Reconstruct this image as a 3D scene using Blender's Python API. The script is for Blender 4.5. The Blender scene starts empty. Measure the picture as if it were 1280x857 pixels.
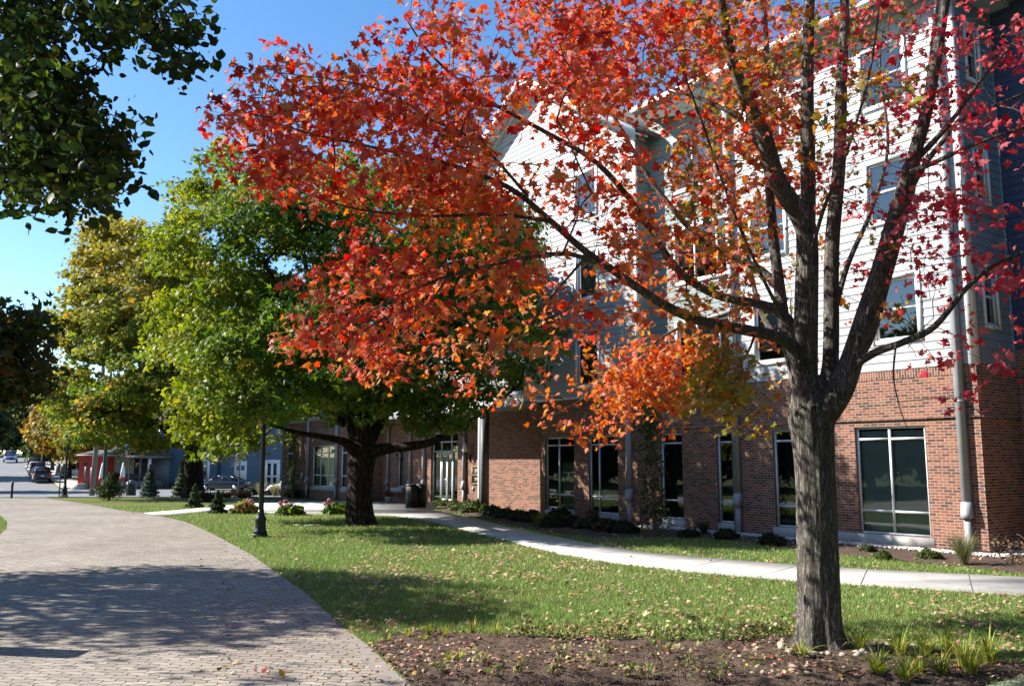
import bpy, math, random
import numpy as np
from mathutils import Vector, noise as mnoise
R = math.radians
rng = np.random.default_rng(11)
random.seed(5)
sc = bpy.context.scene
COL = sc.collection

# ------------------------------------------------------------------ camera model / site survey helpers
FL, CAMH, PCX, PCY, HOR = 1080.0, 2.1, 640.0, 428.5, 574.0
PITCH = math.atan((HOR - PCY) / FL)
CP, SP = math.cos(PITCH), math.sin(PITCH)

def ray(px, py):
    u = -(py - PCY)
    return (px - PCX, FL * CP - u * SP, FL * SP + u * CP)

def at(px, py, Y):
    r = ray(px, py); t = Y / r[1]
    return np.array((r[0] * t, Y, CAMH + r[2] * t))

ZY = np.array([-1e3, 46, 52, 58, 65, 80, 88, 95, 105, 115, 128, 140, 160, 180, 300, 700, 5000])
ZZ = np.array([0, 0, -.12, -.38, -.62, -.85, -.78, -.55, -.1, .4, 1.1, 1.65, 2.3, 2.7, 4.0, 7.0, 8.0])
def zt(Y):
    return float(np.interp(Y, ZY, ZZ))

def G(px, py):
    """where a line of sight meets the terrain"""
    r = ray(px, py)
    Y = 8.0
    step = 0.25
    prev = None
    while Y < 400:
        z = CAMH + r[2] * Y / r[1]
        d = z - zt(Y)
        if d <= 0:
            if prev is None: break
            Y0, d0 = prev
            Y = Y0 + (Y - Y0) * d0 / (d0 - d)
            break
        prev = (Y, d); Y += step
    return np.array((r[0] * Y / r[1], Y, zt(Y)))

def G0(px, py, z=0.0):
    r = ray(px, py); t = (z - CAMH) / r[2]
    return np.array((r[0] * t, r[1] * t, z))

# ------------------------------------------------------------------ mesh helpers
def mesh_np(name, V, faces, mat=None, parent=None, col=None, uv=None, smooth=False):
    """faces: list of (M,K) int arrays"""
    V = np.asarray(V, dtype=np.float32).reshape(-1, 3)
    me = bpy.data.meshes.new(name)
    faces = [np.asarray(f, dtype=np.int32) for f in faces if len(f)]
    loops = np.concatenate([f.ravel() for f in faces]) if faces else np.zeros(0, np.int32)
    tot = np.concatenate([np.full(len(f), f.shape[1], np.int32) for f in faces]) if faces else np.zeros(0, np.int32)
    st = np.concatenate([[0], np.cumsum(tot)[:-1]]).astype(np.int32) if len(tot) else tot
    me.vertices.add(len(V)); me.vertices.foreach_set('co', V.ravel())
    me.loops.add(len(loops)); me.loops.foreach_set('vertex_index', loops)
    me.polygons.add(len(tot)); me.polygons.foreach_set('loop_start', st)
    me.polygons.foreach_set('loop_total', tot)
    if smooth: me.polygons.foreach_set('use_smooth', np.ones(len(tot), bool))
    if uv is not None:
        l = me.uv_layers.new(name='UVMap')
        l.data.foreach_set('uv', np.asarray(uv, np.float32)[loops].ravel())
    me.update(calc_edges=True)
    if col is not None:
        a = me.color_attributes.new('Col', 'FLOAT_COLOR', 'POINT')
        c = np.ones((len(V), 4), np.float32); c[:, :3] = col
        a.data.foreach_set('color', c.ravel())
    o = bpy.data.objects.new(name, me)
    if mat: me.materials.append(mat)
    COL.objects.link(o)
    if parent: o.parent = parent
    return o

class MB:
    def __init__(s):
        s.v = []; s.f = []; s.uv = []; s.n = 0
    def add(s, V, F, uv=None):
        V = np.asarray(V, float).reshape(-1, 3)
        s.v.append(V)
        s.uv.append(np.zeros((len(V), 2)) if uv is None else np.asarray(uv, float))
        for f in F: s.f.append(tuple(int(i) + s.n for i in f))
        s.n += len(V)
    def box(s, x0, x1, y0, y1, z0, z1, M=None):
        V = np.array([(x, y, z) for z in (z0, z1) for y in (y0, y1) for x in (x0, x1)], float)
        if M is not None: V = M(V)
        s.add(V, [(0, 2, 3, 1), (4, 5, 7, 6), (0, 1, 5, 4), (2, 6, 7, 3), (0, 4, 6, 2), (1, 3, 7, 5)])
    def quad(s, a, b, c, d, uv=None):
        s.add([a, b, c, d], [(0, 1, 2, 3)], uv)
    def prism(s, pts, vec):
        P = np.asarray(pts, float); n = len(P); Q = P + np.asarray(vec, float)
        F = [tuple(range(n - 1, -1, -1)), tuple(range(n, 2 * n))]
        F += [(i, (i + 1) % n, n + (i + 1) % n, n + i) for i in range(n)]
        s.add(np.vstack([P, Q]), F)
    def lathe(s, prof, c=(0, 0, 0), k=16):
        c = np.asarray(c, float); V = []; F = []
        for r, z in prof:
            for i in range(k):
                a = 2 * math.pi * i / k
                V.append((c[0] + r * math.cos(a), c[1] + r * math.sin(a), c[2] + z))
        m = len(prof)
        for j in range(m - 1):
            for i in range(k):
                F.append((j * k + i, j * k + (i + 1) % k, (j + 1) * k + (i + 1) % k, (j + 1) * k + i))
        F.append(tuple(range(k - 1, -1, -1))); F.append(tuple((m - 1) * k + i for i in range(k)))
        s.add(V, F)
    def tube(s, pts, rad, k=8, cap=True):
        V, F = tube_arrays(pts, rad, k, cap); s.add(V, F)
    def build(s, name, mat, parent=None, smooth=False):
        V = np.vstack(s.v); by = {}
        for f in s.f: by.setdefault(len(f), []).append(f)
        return mesh_np(name, V, [np.array(b) for b in by.values()], mat, parent, uv=np.vstack(s.uv), smooth=smooth)

def tube_arrays(pts, rad, k=8, cap=True):
    P = np.asarray(pts, float); n = len(P)
    rad = np.broadcast_to(np.asarray(rad, float), (n,))
    T = np.gradient(P, axis=0); T /= (np.linalg.norm(T, axis=1, keepdims=True) + 1e-9)
    ref = np.array((0, 0, 1.)) if abs(T[0][2]) < .9 else np.array((1., 0, 0))
    A = np.zeros_like(P); a = np.cross(T[0], ref); a /= np.linalg.norm(a)
    for i in range(n):
        a = a - T[i] * a.dot(T[i]); a /= (np.linalg.norm(a) + 1e-9); A[i] = a
    B = np.cross(T, A)
    ang = np.arange(k) * 2 * math.pi / k
    V = P[:, None, :] + rad[:, None, None] * (np.cos(ang)[None, :, None] * A[:, None, :] + np.sin(ang)[None, :, None] * B[:, None, :])
    V = V.reshape(-1, 3); F = []
    for j in range(n - 1):
        for i in range(k):
            F.append((j * k + i, j * k + (i + 1) % k, (j + 1) * k + (i + 1) % k, (j + 1) * k + i))
    if cap:
        F.append(tuple(range(k - 1, -1, -1))); F.append(tuple((n - 1) * k + i for i in range(k)))
    return V, F

def spline(P, m=6):
    """Catmull-Rom resampling of an (n,d) polyline"""
    P = np.asarray(P, float)
    E = np.vstack([2 * P[0] - P[1], P, 2 * P[-1] - P[-2]]); out = []
    for i in range(1, len(E) - 2):
        p0, p1, p2, p3 = E[i - 1:i + 3]
        for t in np.linspace(0, 1, m, endpoint=False):
            out.append(.5 * (2 * p1 + (p2 - p0) * t + (2 * p0 - 5 * p1 + 4 * p2 - p3) * t * t + (3 * p1 - p0 - 3 * p2 + p3) * t ** 3))
    out.append(P[-1]); return np.array(out)

def inpoly(X, Y, poly):
    poly = np.asarray(poly)[:, :2]; c = np.zeros(len(X), bool); n = len(poly)
    for i in range(n):
        x0, y0 = poly[i]; x1, y1 = poly[(i + 1) % n]
        if y0 == y1: continue
        m = ((y0 > Y) != (y1 > Y)) & (X < (x1 - x0) * (Y - y0) / (y1 - y0) + x0)
        c ^= m
    return c

# ------------------------------------------------------------------ naming
def tag(o, label=None, cat=None, group=None, kind=None):
    if label: o['label'] = label
    if cat: o['category'] = cat
    if group: o['group'] = group
    if kind: o['kind'] = kind
    return o
def empty(name, loc, rz=0, label=None, cat=None, group=None):
    o = bpy.data.objects.new(name, None); COL.objects.link(o)
    o.location = tuple(float(c) for c in loc); o.rotation_euler = (0, 0, rz); o.empty_display_size = .2
    return tag(o, label, cat, group)
def kids(o):
    return [c for c in bpy.data.objects if c.parent == o]
def copy_tree(o, parent=None):
    c = o.copy(); COL.objects.link(c)
    if parent: c.parent = parent
    for ch in kids(o): copy_tree(ch, c)
    return c

# ------------------------------------------------------------------ materials
def newmat(name):
    m = bpy.data.materials.new(name); m.use_nodes = True
    nt = m.node_tree; nt.nodes.clear()
    out = nt.nodes.new('ShaderNodeOutputMaterial')
    return m, nt, out
def N(nt, typ, **kw):
    n = nt.nodes.new(typ)
    for k, v in kw.items():
        if k.startswith('i_'):
            n.inputs[k[2:].replace('_', ' ')].default_value = v
        else: setattr(n, k, v)
    return n
def L(nt, a, b): nt.links.new(a, b)
def c4(c): return (c[0], c[1], c[2], 1)

def stuffmat(name, c1, c2, rough=.8, scale=6, bump=0, bscale=40, metallic=0, stretch=None, spec=.4, detail=6, coat=0):
    """noise-mottled principled surface"""
    m, nt, out = newmat(name)
    tc = N(nt, 'ShaderNodeTexCoord'); src = tc.outputs['Object']
    if stretch:
        mp = N(nt, 'ShaderNodeMapping'); mp.inputs['Scale'].default_value = stretch
        L(nt, src, mp.inputs['Vector']); src = mp.outputs['Vector']
    nz = N(nt, 'ShaderNodeTexNoise'); nz.inputs['Scale'].default_value = scale; nz.inputs['Detail'].default_value = detail
    nz.inputs['Roughness'].default_value = .65
    L(nt, src, nz.inputs['Vector'])
    rp = N(nt, 'ShaderNodeValToRGB'); rp.color_ramp.elements[0].position = .32; rp.color_ramp.elements[1].position = .68
    rp.color_ramp.elements[0].color = c4(c1); rp.color_ramp.elements[1].color = c4(c2)
    L(nt, nz.outputs['Fac'], rp.inputs['Fac'])
    b = N(nt, 'ShaderNodeBsdfPrincipled'); b.inputs['Roughness'].default_value = rough
    b.inputs['Metallic'].default_value = metallic; b.inputs['Specular IOR Level'].default_value = spec
    b.inputs['Coat Weight'].default_value = coat
    L(nt, rp.outputs['Color'], b.inputs['Base Color'])
    if bump:
        n2 = N(nt, 'ShaderNodeTexNoise'); n2.inputs['Scale'].default_value = bscale; n2.inputs['Detail'].default_value = 5
        L(nt, src, n2.inputs['Vector'])
        bp = N(nt, 'ShaderNodeBump'); bp.inputs['Strength'].default_value = bump; bp.inputs['Distance'].default_value = .02
        L(nt, n2.outputs['Fac'], bp.inputs['Height']); L(nt, bp.outputs['Normal'], b.inputs['Normal'])
    L(nt, b.outputs['BSDF'], out.inputs['Surface'])
    return m

def leafmat(name, trans=.4, rough=.45, spec=.25):
    m, nt, out = newmat(name)
    at_ = N(nt, 'ShaderNodeAttribute', attribute_name='Col')
    b = N(nt, 'ShaderNodeBsdfPrincipled'); b.inputs['Roughness'].default_value = rough
    b.inputs['Specular IOR Level'].default_value = spec
    t = N(nt, 'ShaderNodeBsdfTranslucent')
    hs = N(nt, 'ShaderNodeHueSaturation'); hs.inputs['Saturation'].default_value = 1.12; hs.inputs['Value'].default_value = 1.25
    mx = N(nt, 'ShaderNodeMixShader'); mx.inputs['Fac'].default_value = trans
    L(nt, at_.outputs['Color'], b.inputs['Base Color']); L(nt, at_.outputs['Color'], hs.inputs['Color'])
    L(nt, hs.outputs['Color'], t.inputs['Color'])
    L(nt, b.outputs['BSDF'], mx.inputs[1]); L(nt, t.outputs['BSDF'], mx.inputs[2])
    L(nt, mx.outputs['Shader'], out.inputs['Surface'])
    return m

def barkmat(name, c1, c2, sc_=9, zs=.16, bump=1.0, dist=.03, crack=None):
    m, nt, out = newmat(name)
    tc = N(nt, 'ShaderNodeTexCoord'); mp = N(nt, 'ShaderNodeMapping'); mp.inputs['Scale'].default_value = (1, 1, zs)
    L(nt, tc.outputs['Object'], mp.inputs['Vector'])
    n1 = N(nt, 'ShaderNodeTexNoise'); n1.inputs['Scale'].default_value = sc_ * 3; n1.inputs['Detail'].default_value = 8; n1.inputs['Roughness'].default_value = .7
    n2 = N(nt, 'ShaderNodeTexNoise'); n2.inputs['Scale'].default_value = sc_ * .25; n2.inputs['Detail'].default_value = 3
    vo = N(nt, 'ShaderNodeTexVoronoi'); vo.feature = 'DISTANCE_TO_EDGE'; vo.inputs['Scale'].default_value = sc_ * 2.6
    L(nt, mp.outputs['Vector'], n1.inputs['Vector']); L(nt, tc.outputs['Object'], n2.inputs['Vector'])
    dm = N(nt, 'ShaderNodeMixRGB'); dm.inputs['Fac'].default_value = .12
    L(nt, mp.outputs['Vector'], dm.inputs[1]); L(nt, n1.outputs['Color'], dm.inputs[2]); L(nt, dm.outputs['Color'], vo.inputs['Vector'])
    vr = N(nt, 'ShaderNodeValToRGB'); vr.color_ramp.elements[0].position = .0; vr.color_ramp.elements[1].position = .22
    L(nt, vo.outputs['Distance'], vr.inputs['Fac'])
    mm = N(nt, 'ShaderNodeMath', operation='MULTIPLY'); L(nt, vr.outputs['Color'], mm.inputs[0])
    ma = N(nt, 'ShaderNodeMath', operation='ADD'); ma.inputs[1].default_value = .35; L(nt, n1.outputs['Fac'], ma.inputs[0]); L(nt, ma.outputs[0], mm.inputs[1])
    rp = N(nt, 'ShaderNodeValToRGB'); rp.color_ramp.elements[0].position = .1; rp.color_ramp.elements[1].position = .95
    rp.color_ramp.elements[0].color = c4(c1); rp.color_ramp.elements[1].color = c4(c2)
    L(nt, mm.outputs[0], rp.inputs['Fac'])
    mx = N(nt, 'ShaderNodeMixRGB', blend_type='MULTIPLY'); mx.inputs['Fac'].default_value = .6
    r2 = N(nt, 'ShaderNodeValToRGB'); r2.color_ramp.elements[0].position = .35; r2.color_ramp.elements[1].position = .65
    r2.color_ramp.elements[0].color = (.62, .62, .6, 1); r2.color_ramp.elements[1].color = (1, 1, 1, 1)
    L(nt, n2.outputs['Fac'], r2.inputs['Fac']); L(nt, rp.outputs['Color'], mx.inputs[1]); L(nt, r2.outputs['Color'], mx.inputs[2])
    b = N(nt, 'ShaderNodeBsdfPrincipled'); b.inputs['Roughness'].default_value = .9; b.inputs['Specular IOR Level'].default_value = .2
    L(nt, mx.outputs['Color'], b.inputs['Base Color'])
    bp = N(nt, 'ShaderNodeBump'); bp.inputs['Strength'].default_value = bump; bp.inputs['Distance'].default_value = dist
    L(nt, mm.outputs[0], bp.inputs['Height']); L(nt, bp.outputs['Normal'], b.inputs['Normal'])
    L(nt, b.outputs['BSDF'], out.inputs['Surface'])
    return m

def brickmat():
    m, nt, out = newmat('brick')
    uv = N(nt, 'ShaderNodeUVMap', uv_map='UVMap')
    nzv = N(nt, 'ShaderNodeTexNoise'); nzv.inputs['Scale'].default_value = 30
    L(nt, uv.outputs['UV'], nzv.inputs['Vector'])
    jt = N(nt, 'ShaderNodeMixRGB', blend_type='LINEAR_LIGHT'); jt.inputs['Fac'].default_value = .0025
    L(nt, uv.outputs['UV'], jt.inputs[1]); L(nt, nzv.outputs['Color'], jt.inputs[2])
    bk = N(nt, 'ShaderNodeTexBrick'); bk.offset = .5; bk.squash = 1
    for k, v in (('Scale', 1), ('Mortar Size', .0066), ('Mortar Smooth', .15), ('Bias', -.1), ('Brick Width', .203), ('Row Height', .0677)):
        bk.inputs[k].default_value = v
    bk.inputs['Color1'].default_value = (.0, 0, 0, 1); bk.inputs['Color2'].default_value = (1, 1, 1, 1); bk.inputs['Mortar'].default_value = (.5, .5, .5, 1)
    L(nt, jt.outputs['Color'], bk.inputs['Vector'])
    rp = N(nt, 'ShaderNodeValToRGB'); cr = rp.color_ramp
    cols = [(.0, (.105, .052, .048)), (.2, (.165, .07, .052)), (.42, (.25, .098, .064)), (.65, (.31, .13, .082)), (.85, (.225, .105, .08)), (1, (.34, .17, .11))]
    cr.elements[0].position = 0; cr.elements[0].color = c4(cols[0][1]); cr.elements[1].position = 1; cr.elements[1].color = c4(cols[-1][1])
    for p, c in cols[1:-1]:
        e = cr.elements.new(p); e.color = c4(c)
    L(nt, bk.outputs['Color'], rp.inputs['Fac'])
    n2 = N(nt, 'ShaderNodeTexNoise'); n2.inputs['Scale'].default_value = 1.3; n2.inputs['Detail'].default_value = 6
    L(nt, uv.outputs['UV'], n2.inputs['Vector'])
    st = N(nt, 'ShaderNodeMixRGB', blend_type='MULTIPLY'); st.inputs['Fac'].default_value = .5
    r2 = N(nt, 'ShaderNodeValToRGB'); r2.color_ramp.elements[0].position = .3; r2.color_ramp.elements[0].color = (.7, .68, .66, 1); r2.color_ramp.elements[1].position = .6
    L(nt, n2.outputs['Fac'], r2.inputs['Fac']); L(nt, rp.outputs['Color'], st.inputs[1]); L(nt, r2.outputs['Color'], st.inputs[2])
    mx = N(nt, 'ShaderNodeMixRGB'); mx.inputs[2].default_value = (.43, .365, .285, 1)
    L(nt, bk.outputs['Fac'], mx.inputs['Fac']); L(nt, st.outputs['Color'], mx.inputs[1])
    b = N(nt, 'ShaderNodeBsdfPrincipled'); b.inputs['Roughness'].default_value = .9; b.inputs['Specular IOR Level'].default_value = .2
    L(nt, mx.outputs['Color'], b.inputs['Base Color'])
    inv = N(nt, 'ShaderNodeMath', operation='SUBTRACT'); inv.inputs[0].default_value = 1; L(nt, bk.outputs['Fac'], inv.inputs[1])
    bp = N(nt, 'ShaderNodeBump'); bp.inputs['Strength'].default_value = .7; bp.inputs['Distance'].default_value = .01
    L(nt, inv.outputs[0], bp.inputs['Height']); L(nt, bp.outputs['Normal'], b.inputs['Normal'])
    L(nt, b.outputs['BSDF'], out.inputs['Surface'])
    return m

def pavermat():
    """interlocking zig-zag concrete pavers"""
    m, nt, out = newmat('pavers')
    g = N(nt, 'ShaderNodeNewGeometry'); sx = N(nt, 'ShaderNodeSeparateXYZ')
    mp = N(nt, 'ShaderNodeMapping'); mp.inputs['Rotation'].default_value = (0, 0, R(4)); L(nt, g.outputs['Position'], mp.inputs['Vector'])
    L(nt, mp.outputs['Vector'], sx.inputs['Vector'])
    def M(op, a, b=None):
        n = N(nt, 'ShaderNodeMath', operation=op)
        for i, v in enumerate((a, b)):
            if v is None: continue
            if isinstance(v, (int, float)): n.inputs[i].default_value = v
            else: L(nt, v, n.inputs[i])
        return n.outputs[0]
    X, Y = sx.outputs['X'], sx.outputs['Y']
    W, H = .225, .1125
    # the wavy long edge of each unit: a clipped triangle wave in X
    tri = M('PINGPONG', M('ADD', X, 50), W / 2)
    tri = M('MINIMUM', M('MAXIMUM', M('SUBTRACT', tri, W / 4), -.02), .02)
    Yw = M('ADD', Y, M('MULTIPLY', tri, .75))
    tri2 = M('PINGPONG', M('ADD', Y, 50), H)
    Xw = M('ADD', X, M('MULTIPLY', M('SUBTRACT', tri2, H / 2), .28))
    cb = N(nt, 'ShaderNodeCombineXYZ'); L(nt, Xw, cb.inputs['X']); L(nt, Yw, cb.inputs['Y'])
    bk = N(nt, 'ShaderNodeTexBrick'); bk.offset = .5
    for k, v in (('Scale', 1), ('Mortar Size', .0075), ('Mortar Smooth', .3), ('Bias', 0), ('Brick Width', W), ('Row Height', H)):
        bk.inputs[k].default_value = v
    bk.inputs['Color1'].default_value = (.282, .246, .208, 1); bk.inputs['Color2'].default_value = (.42, .372, .317, 1); bk.inputs['Mortar'].default_value = (.07, .06, .052, 1)
    L(nt, cb.outputs['Vector'], bk.inputs['Vector'])
    n1 = N(nt, 'ShaderNodeTexNoise'); n1.inputs['Scale'].default_value = .45; n1.inputs['Detail'].default_value = 7; L(nt, g.outputs['Position'], n1.inputs['Vector'])
    n2 = N(nt, 'ShaderNodeTexNoise'); n2.inputs['Scale'].default_value = 90; n2.inputs['Detail'].default_value = 4; L(nt, g.outputs['Position'], n2.inputs['Vector'])
    r1 = N(nt, 'ShaderNodeValToRGB'); r1.color_ramp.elements[0].position = .3; r1.color_ramp.elements[0].color = (.78, .77, .76, 1); r1.color_ramp.elements[1].position = .68
    r1.color_ramp.elements[1].color = (1.06, 1.05, 1.03, 1)
    L(nt, n1.outputs['Fac'], r1.inputs['Fac'])
    a = N(nt, 'ShaderNodeMixRGB', blend_type='MULTIPLY'); a.inputs['Fac'].default_value = 1; L(nt, bk.outputs['Color'], a.inputs[1]); L(nt, r1.outputs['Color'], a.inputs[2])
    r2 = N(nt, 'ShaderNodeValToRGB'); r2.color_ramp.elements[0].position = .3; r2.color_ramp.elements[0].color = (.78, .78, .78, 1); r2.color_ramp.elements[1].position = .7
    L(nt, n2.outputs['Fac'], r2.inputs['Fac'])
    b2 = N(nt, 'ShaderNodeMixRGB', blend_type='MULTIPLY'); b2.inputs['Fac'].default_value = .8; L(nt, a.outputs['Color'], b2.inputs[1]); L(nt, r2.outputs['Color'], b2.inputs[2])
    b = N(nt, 'ShaderNodeBsdfPrincipled'); b.inputs['Roughness'].default_value = .85; b.inputs['Specular IOR Level'].default_value = .25
    L(nt, b2.outputs['Color'], b.inputs['Base Color'])
    hh = M('ADD', M('MULTIPLY', M('SUBTRACT', 1, bk.outputs['Fac']), 1), M('MULTIPLY', n2.outputs['Fac'], .25))
    bp = N(nt, 'ShaderNodeBump'); bp.inputs['Strength'].default_value = .8; bp.inputs['Distance'].default_value = .008
    L(nt, hh, bp.inputs['Height']); L(nt, bp.outputs['Normal'], b.inputs['Normal'])
    L(nt, b.outputs['BSDF'], out.inputs['Surface'])
    return m

def glassmat(name, tint=(.5, .58, .58), extra=.05):
    m, nt, out = newmat(name)
    t = N(nt, 'ShaderNodeBsdfTransparent'); t.inputs['Color'].default_value = c4(tint)
    g = N(nt, 'ShaderNodeBsdfGlossy'); g.inputs['Roughness'].default_value = .015; g.inputs['Color'].default_value = (.85, .95, .95, 1)
    tc = N(nt, 'ShaderNodeTexCoord'); nz = N(nt, 'ShaderNodeTexNoise'); nz.inputs['Scale'].default_value = .9; L(nt, tc.outputs['Object'], nz.inputs['Vector'])
    bp = N(nt, 'ShaderNodeBump'); bp.inputs['Strength'].default_value = .06; bp.inputs['Distance'].default_value = .05
    L(nt, nz.outputs['Fac'], bp.inputs['Height']); L(nt, bp.outputs['Normal'], g.inputs['Normal'])
    lw = N(nt, 'ShaderNodeFresnel'); lw.inputs['IOR'].default_value = 1.62
    ad = N(nt, 'ShaderNodeMath', operation='ADD', use_clamp=True); ad.inputs[1].default_value = extra; L(nt, lw.outputs['Fac'], ad.inputs[0])
    mx = N(nt, 'ShaderNodeMixShader'); L(nt, ad.outputs[0], mx.inputs['Fac']); L(nt, t.outputs['BSDF'], mx.inputs[1]); L(nt, g.outputs['BSDF'], mx.inputs[2])
    L(nt, mx.outputs['Shader'], out.inputs['Surface'])
    return m

def groundmat():
    m, nt, out = newmat('lawn')
    g = N(nt, 'ShaderNodeNewGeometry')
    n1 = N(nt, 'ShaderNodeTexNoise'); n1.inputs['Scale'].default_value = .35; n1.inputs['Detail'].default_value = 6
    n2 = N(nt, 'ShaderNodeTexNoise'); n2.inputs['Scale'].default_value = 18; n2.inputs['Detail'].default_value = 6; n2.inputs['Roughness'].default_value = .75
    for n in (n1, n2): L(nt, g.outputs['Position'], n.inputs['Vector'])
    r1 = N(nt, 'ShaderNodeValToRGB'); e = r1.color_ramp.elements
    e[0].position = .35; e[0].color = (.11, .165, .04, 1); e[1].position = .7; e[1].color = (.22, .205, .08, 1)
    L(nt, n1.outputs['Fac'], r1.inputs['Fac'])
    r2 = N(nt, 'ShaderNodeValToRGB'); e = r2.color_ramp.elements
    e[0].position = .3; e[0].color = (.45, .45, .42, 1); e[1].position = .7; e[1].color = (1.15, 1.15, 1.05, 1)
    L(nt, n2.outputs['Fac'], r2.inputs['Fac'])
    mx = N(nt, 'ShaderNodeMixRGB', blend_type='MULTIPLY'); mx.inputs['Fac'].default_value = 1; L(nt, r1.outputs['Color'], mx.inputs[1]); L(nt, r2.outputs['Color'], mx.inputs[2])
    b = N(nt, 'ShaderNodeBsdfPrincipled'); b.inputs['Roughness'].default_value = .95; b.inputs['Specular IOR Level'].default_value = .1
    L(nt, mx.outputs['Color'], b.inputs['Base Color'])
    bp = N(nt, 'ShaderNodeBump'); bp.inputs['Strength'].default_value = 1; bp.inputs['Distance'].default_value = .05
    L(nt, n2.outputs['Fac'], bp.inputs['Height']); L(nt, bp.outputs['Normal'], b.inputs['Normal'])
    L(nt, b.outputs['BSDF'], out.inputs['Surface'])
    return m

M_BRICK = brickmat(); M_PAVER = pavermat(); M_LAWN = groundmat()
M_CONC = stuffmat('concrete', (.36, .345, .32), (.51, .49, .455), .85, 1.7, .25, 60)
M_STONE = stuffmat('limestone', (.42, .40, .37), (.52, .50, .46), .8, 5, .2, 50)
M_ASPH = stuffmat('asphalt', (.15, .15, .152), (.20, .20, .20), .85, .8, .3, 80)
M_PAINT = stuffmat('road_paint', (.6, .6, .58), (.75, .75, .72), .7, 8)
M_YELLOW = stuffmat('kerb_yellow', (.55, .42, .12), (.62, .5, .2), .7, 8)
M_MULCH = stuffmat('mulch', (.05, .034, .026), (.16, .115, .088), .95, 22, 1, 60, spec=.1)
M_SIDING = stuffmat('siding_paint', (.345, .358, .368), (.42, .43, .435), .6, 1.6, spec=.3)
M_GREYSID = stuffmat('grey_green_siding', (.20, .24, .235), (.235, .27, .265), .6, 3, spec=.3)
M_SIDESHADE = stuffmat('shaded_blue_grey_siding', (.20, .235, .275), (.235, .27, .31), .6, 3, spec=.3)  # darker blue-grey than the front: the side wall's shade deepened in the colour
M_NAVY = stuffmat('navy_siding', (.045, .06, .11), (.06, .075, .13), .6, 3, spec=.3)
M_BLUE = stuffmat('slate_blue_siding', (.075, .115, .17), (.095, .14, .20), .6, 1.5, spec=.3)
M_WHITE = stuffmat('white_trim', (.74, .75, .75), (.8, .8, .79), .5, 4, spec=.4)
M_ALU = stuffmat('aluminium_frame', (.60, .64, .66), (.66, .69, .71), .4, 4, metallic=.15)
M_GREY = stuffmat('grey_metal', (.30, .31, .33), (.36, .37, .385), .5, 3, metallic=.1)
M_DGREY = stuffmat('dark_grey_metal', (.10, .105, .12), (.14, .145, .16), .5, 3)
M_SHINGLE = stuffmat('shingles', (.075, .062, .055), (.15, .13, .12), .9, 14, .5, 40, stretch=(1, 1, 3))
M_GLASS = glassmat('window_glass', (.62, .70, .70), .03)
M_GLASS2 = glassmat('upper_glass', (.6, .65, .65), .08)
M_BLIND = stuffmat('blind_fabric', (.34, .43, .43), (.40, .49, .48), .9, 2)
M_BLINDP = stuffmat('pale_blind', (.42, .45, .45), (.5, .52, .52), .9, 2)
M_UNLIT = stuffmat('unlit_room_tone', (.012, .014, .015), (.03, .033, .034), .9, 1.2)  # near-black colour standing in for unlit interiors behind the glass
M_CURT = stuffmat('curtain', (.30, .35, .33), (.45, .48, .45), .9, 30, stretch=(1, 1, .02))
M_BLACK = stuffmat('black_paint', (.008, .011, .012), (.016, .02, .021), .35, 6)
M_BLACKP = stuffmat('black_plastic', (.012, .012, .013), (.03, .03, .031), .5, 6)
M_GLOBE = stuffmat('frosted_globe', (.78, .8, .8), (.84, .85, .85), .25, 4)
M_BRONZE = stuffmat('bronze', (.24, .16, .06), (.33, .23, .09), .4, 10, metallic=.4)
M_GRAVEL = stuffmat('white_stone', (.45, .43, .40), (.68, .66, .62), .8, 9)
M_WOOD = stuffmat('weathered_pole', (.15, .13, .115), (.24, .215, .19), .9, 6, .4, 40, stretch=(1, 1, .05))
M_GREEN = stuffmat('green_paint', (.015, .055, .05), (.022, .075, .065), .5, 6)
M_RED = stuffmat('red_paint', (.38, .035, .022), (.45, .05, .03), .6, 4)
M_CREAM = stuffmat('cream_boards', (.42, .36, .25), (.50, .43, .31), .7, 5, stretch=(6, 6, .1))
M_FOUND = stuffmat('foundation_stone', (.09, .085, .08), (.19, .175, .16), .9, 2.5, .5, 10)
M_TYRE = stuffmat('tyre_rubber', (.012, .012, .012), (.022, .022, .022), .8, 10)
M_CHROME = stuffmat('bright_metal', (.55, .55, .56), (.65, .65, .66), .25, 8, metallic=.9)
M_TAIL = stuffmat('tail_lens', (.42, .02, .015), (.5, .03, .02), .2, 8)
M_HEAD = stuffmat('head_lens', (.65, .67, .7), (.75, .77, .8), .1, 8)
M_CARGLASS = stuffmat('car_glass', (.012, .016, .018), (.022, .028, .03), .06, 5, spec=.8)
M_BARK = barkmat('maple_bark', (.085, .074, .064), (.43, .395, .34), 15, .10, .9, .03)
M_BARK2 = barkmat('dark_bark', (.022, .018, .015), (.085, .07, .058), 5, .2, 1, .06)
M_TWIG = barkmat('twig_bark', (.05, .04, .036), (.24, .21, .18), 18, .2, .5, .006)
M_LEAF = leafmat('maple_leaf', .45, .5, .2); M_LEAFG = leafmat('green_leaf', .38, .5, .18); M_NEEDLE = leafmat('needles', .12, .6, .2)
M_GRASS = leafmat('grass_blades', .3, .6, .15); M_LITTER = leafmat('dry_leaves', .15, .7, .2)
SUN_E, SKY_S, EXPO, SKY_AIR, SKY_DUST, SKY_OZ = 5.0, .10, 1.22, 1.0, .3, 2.0
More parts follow.
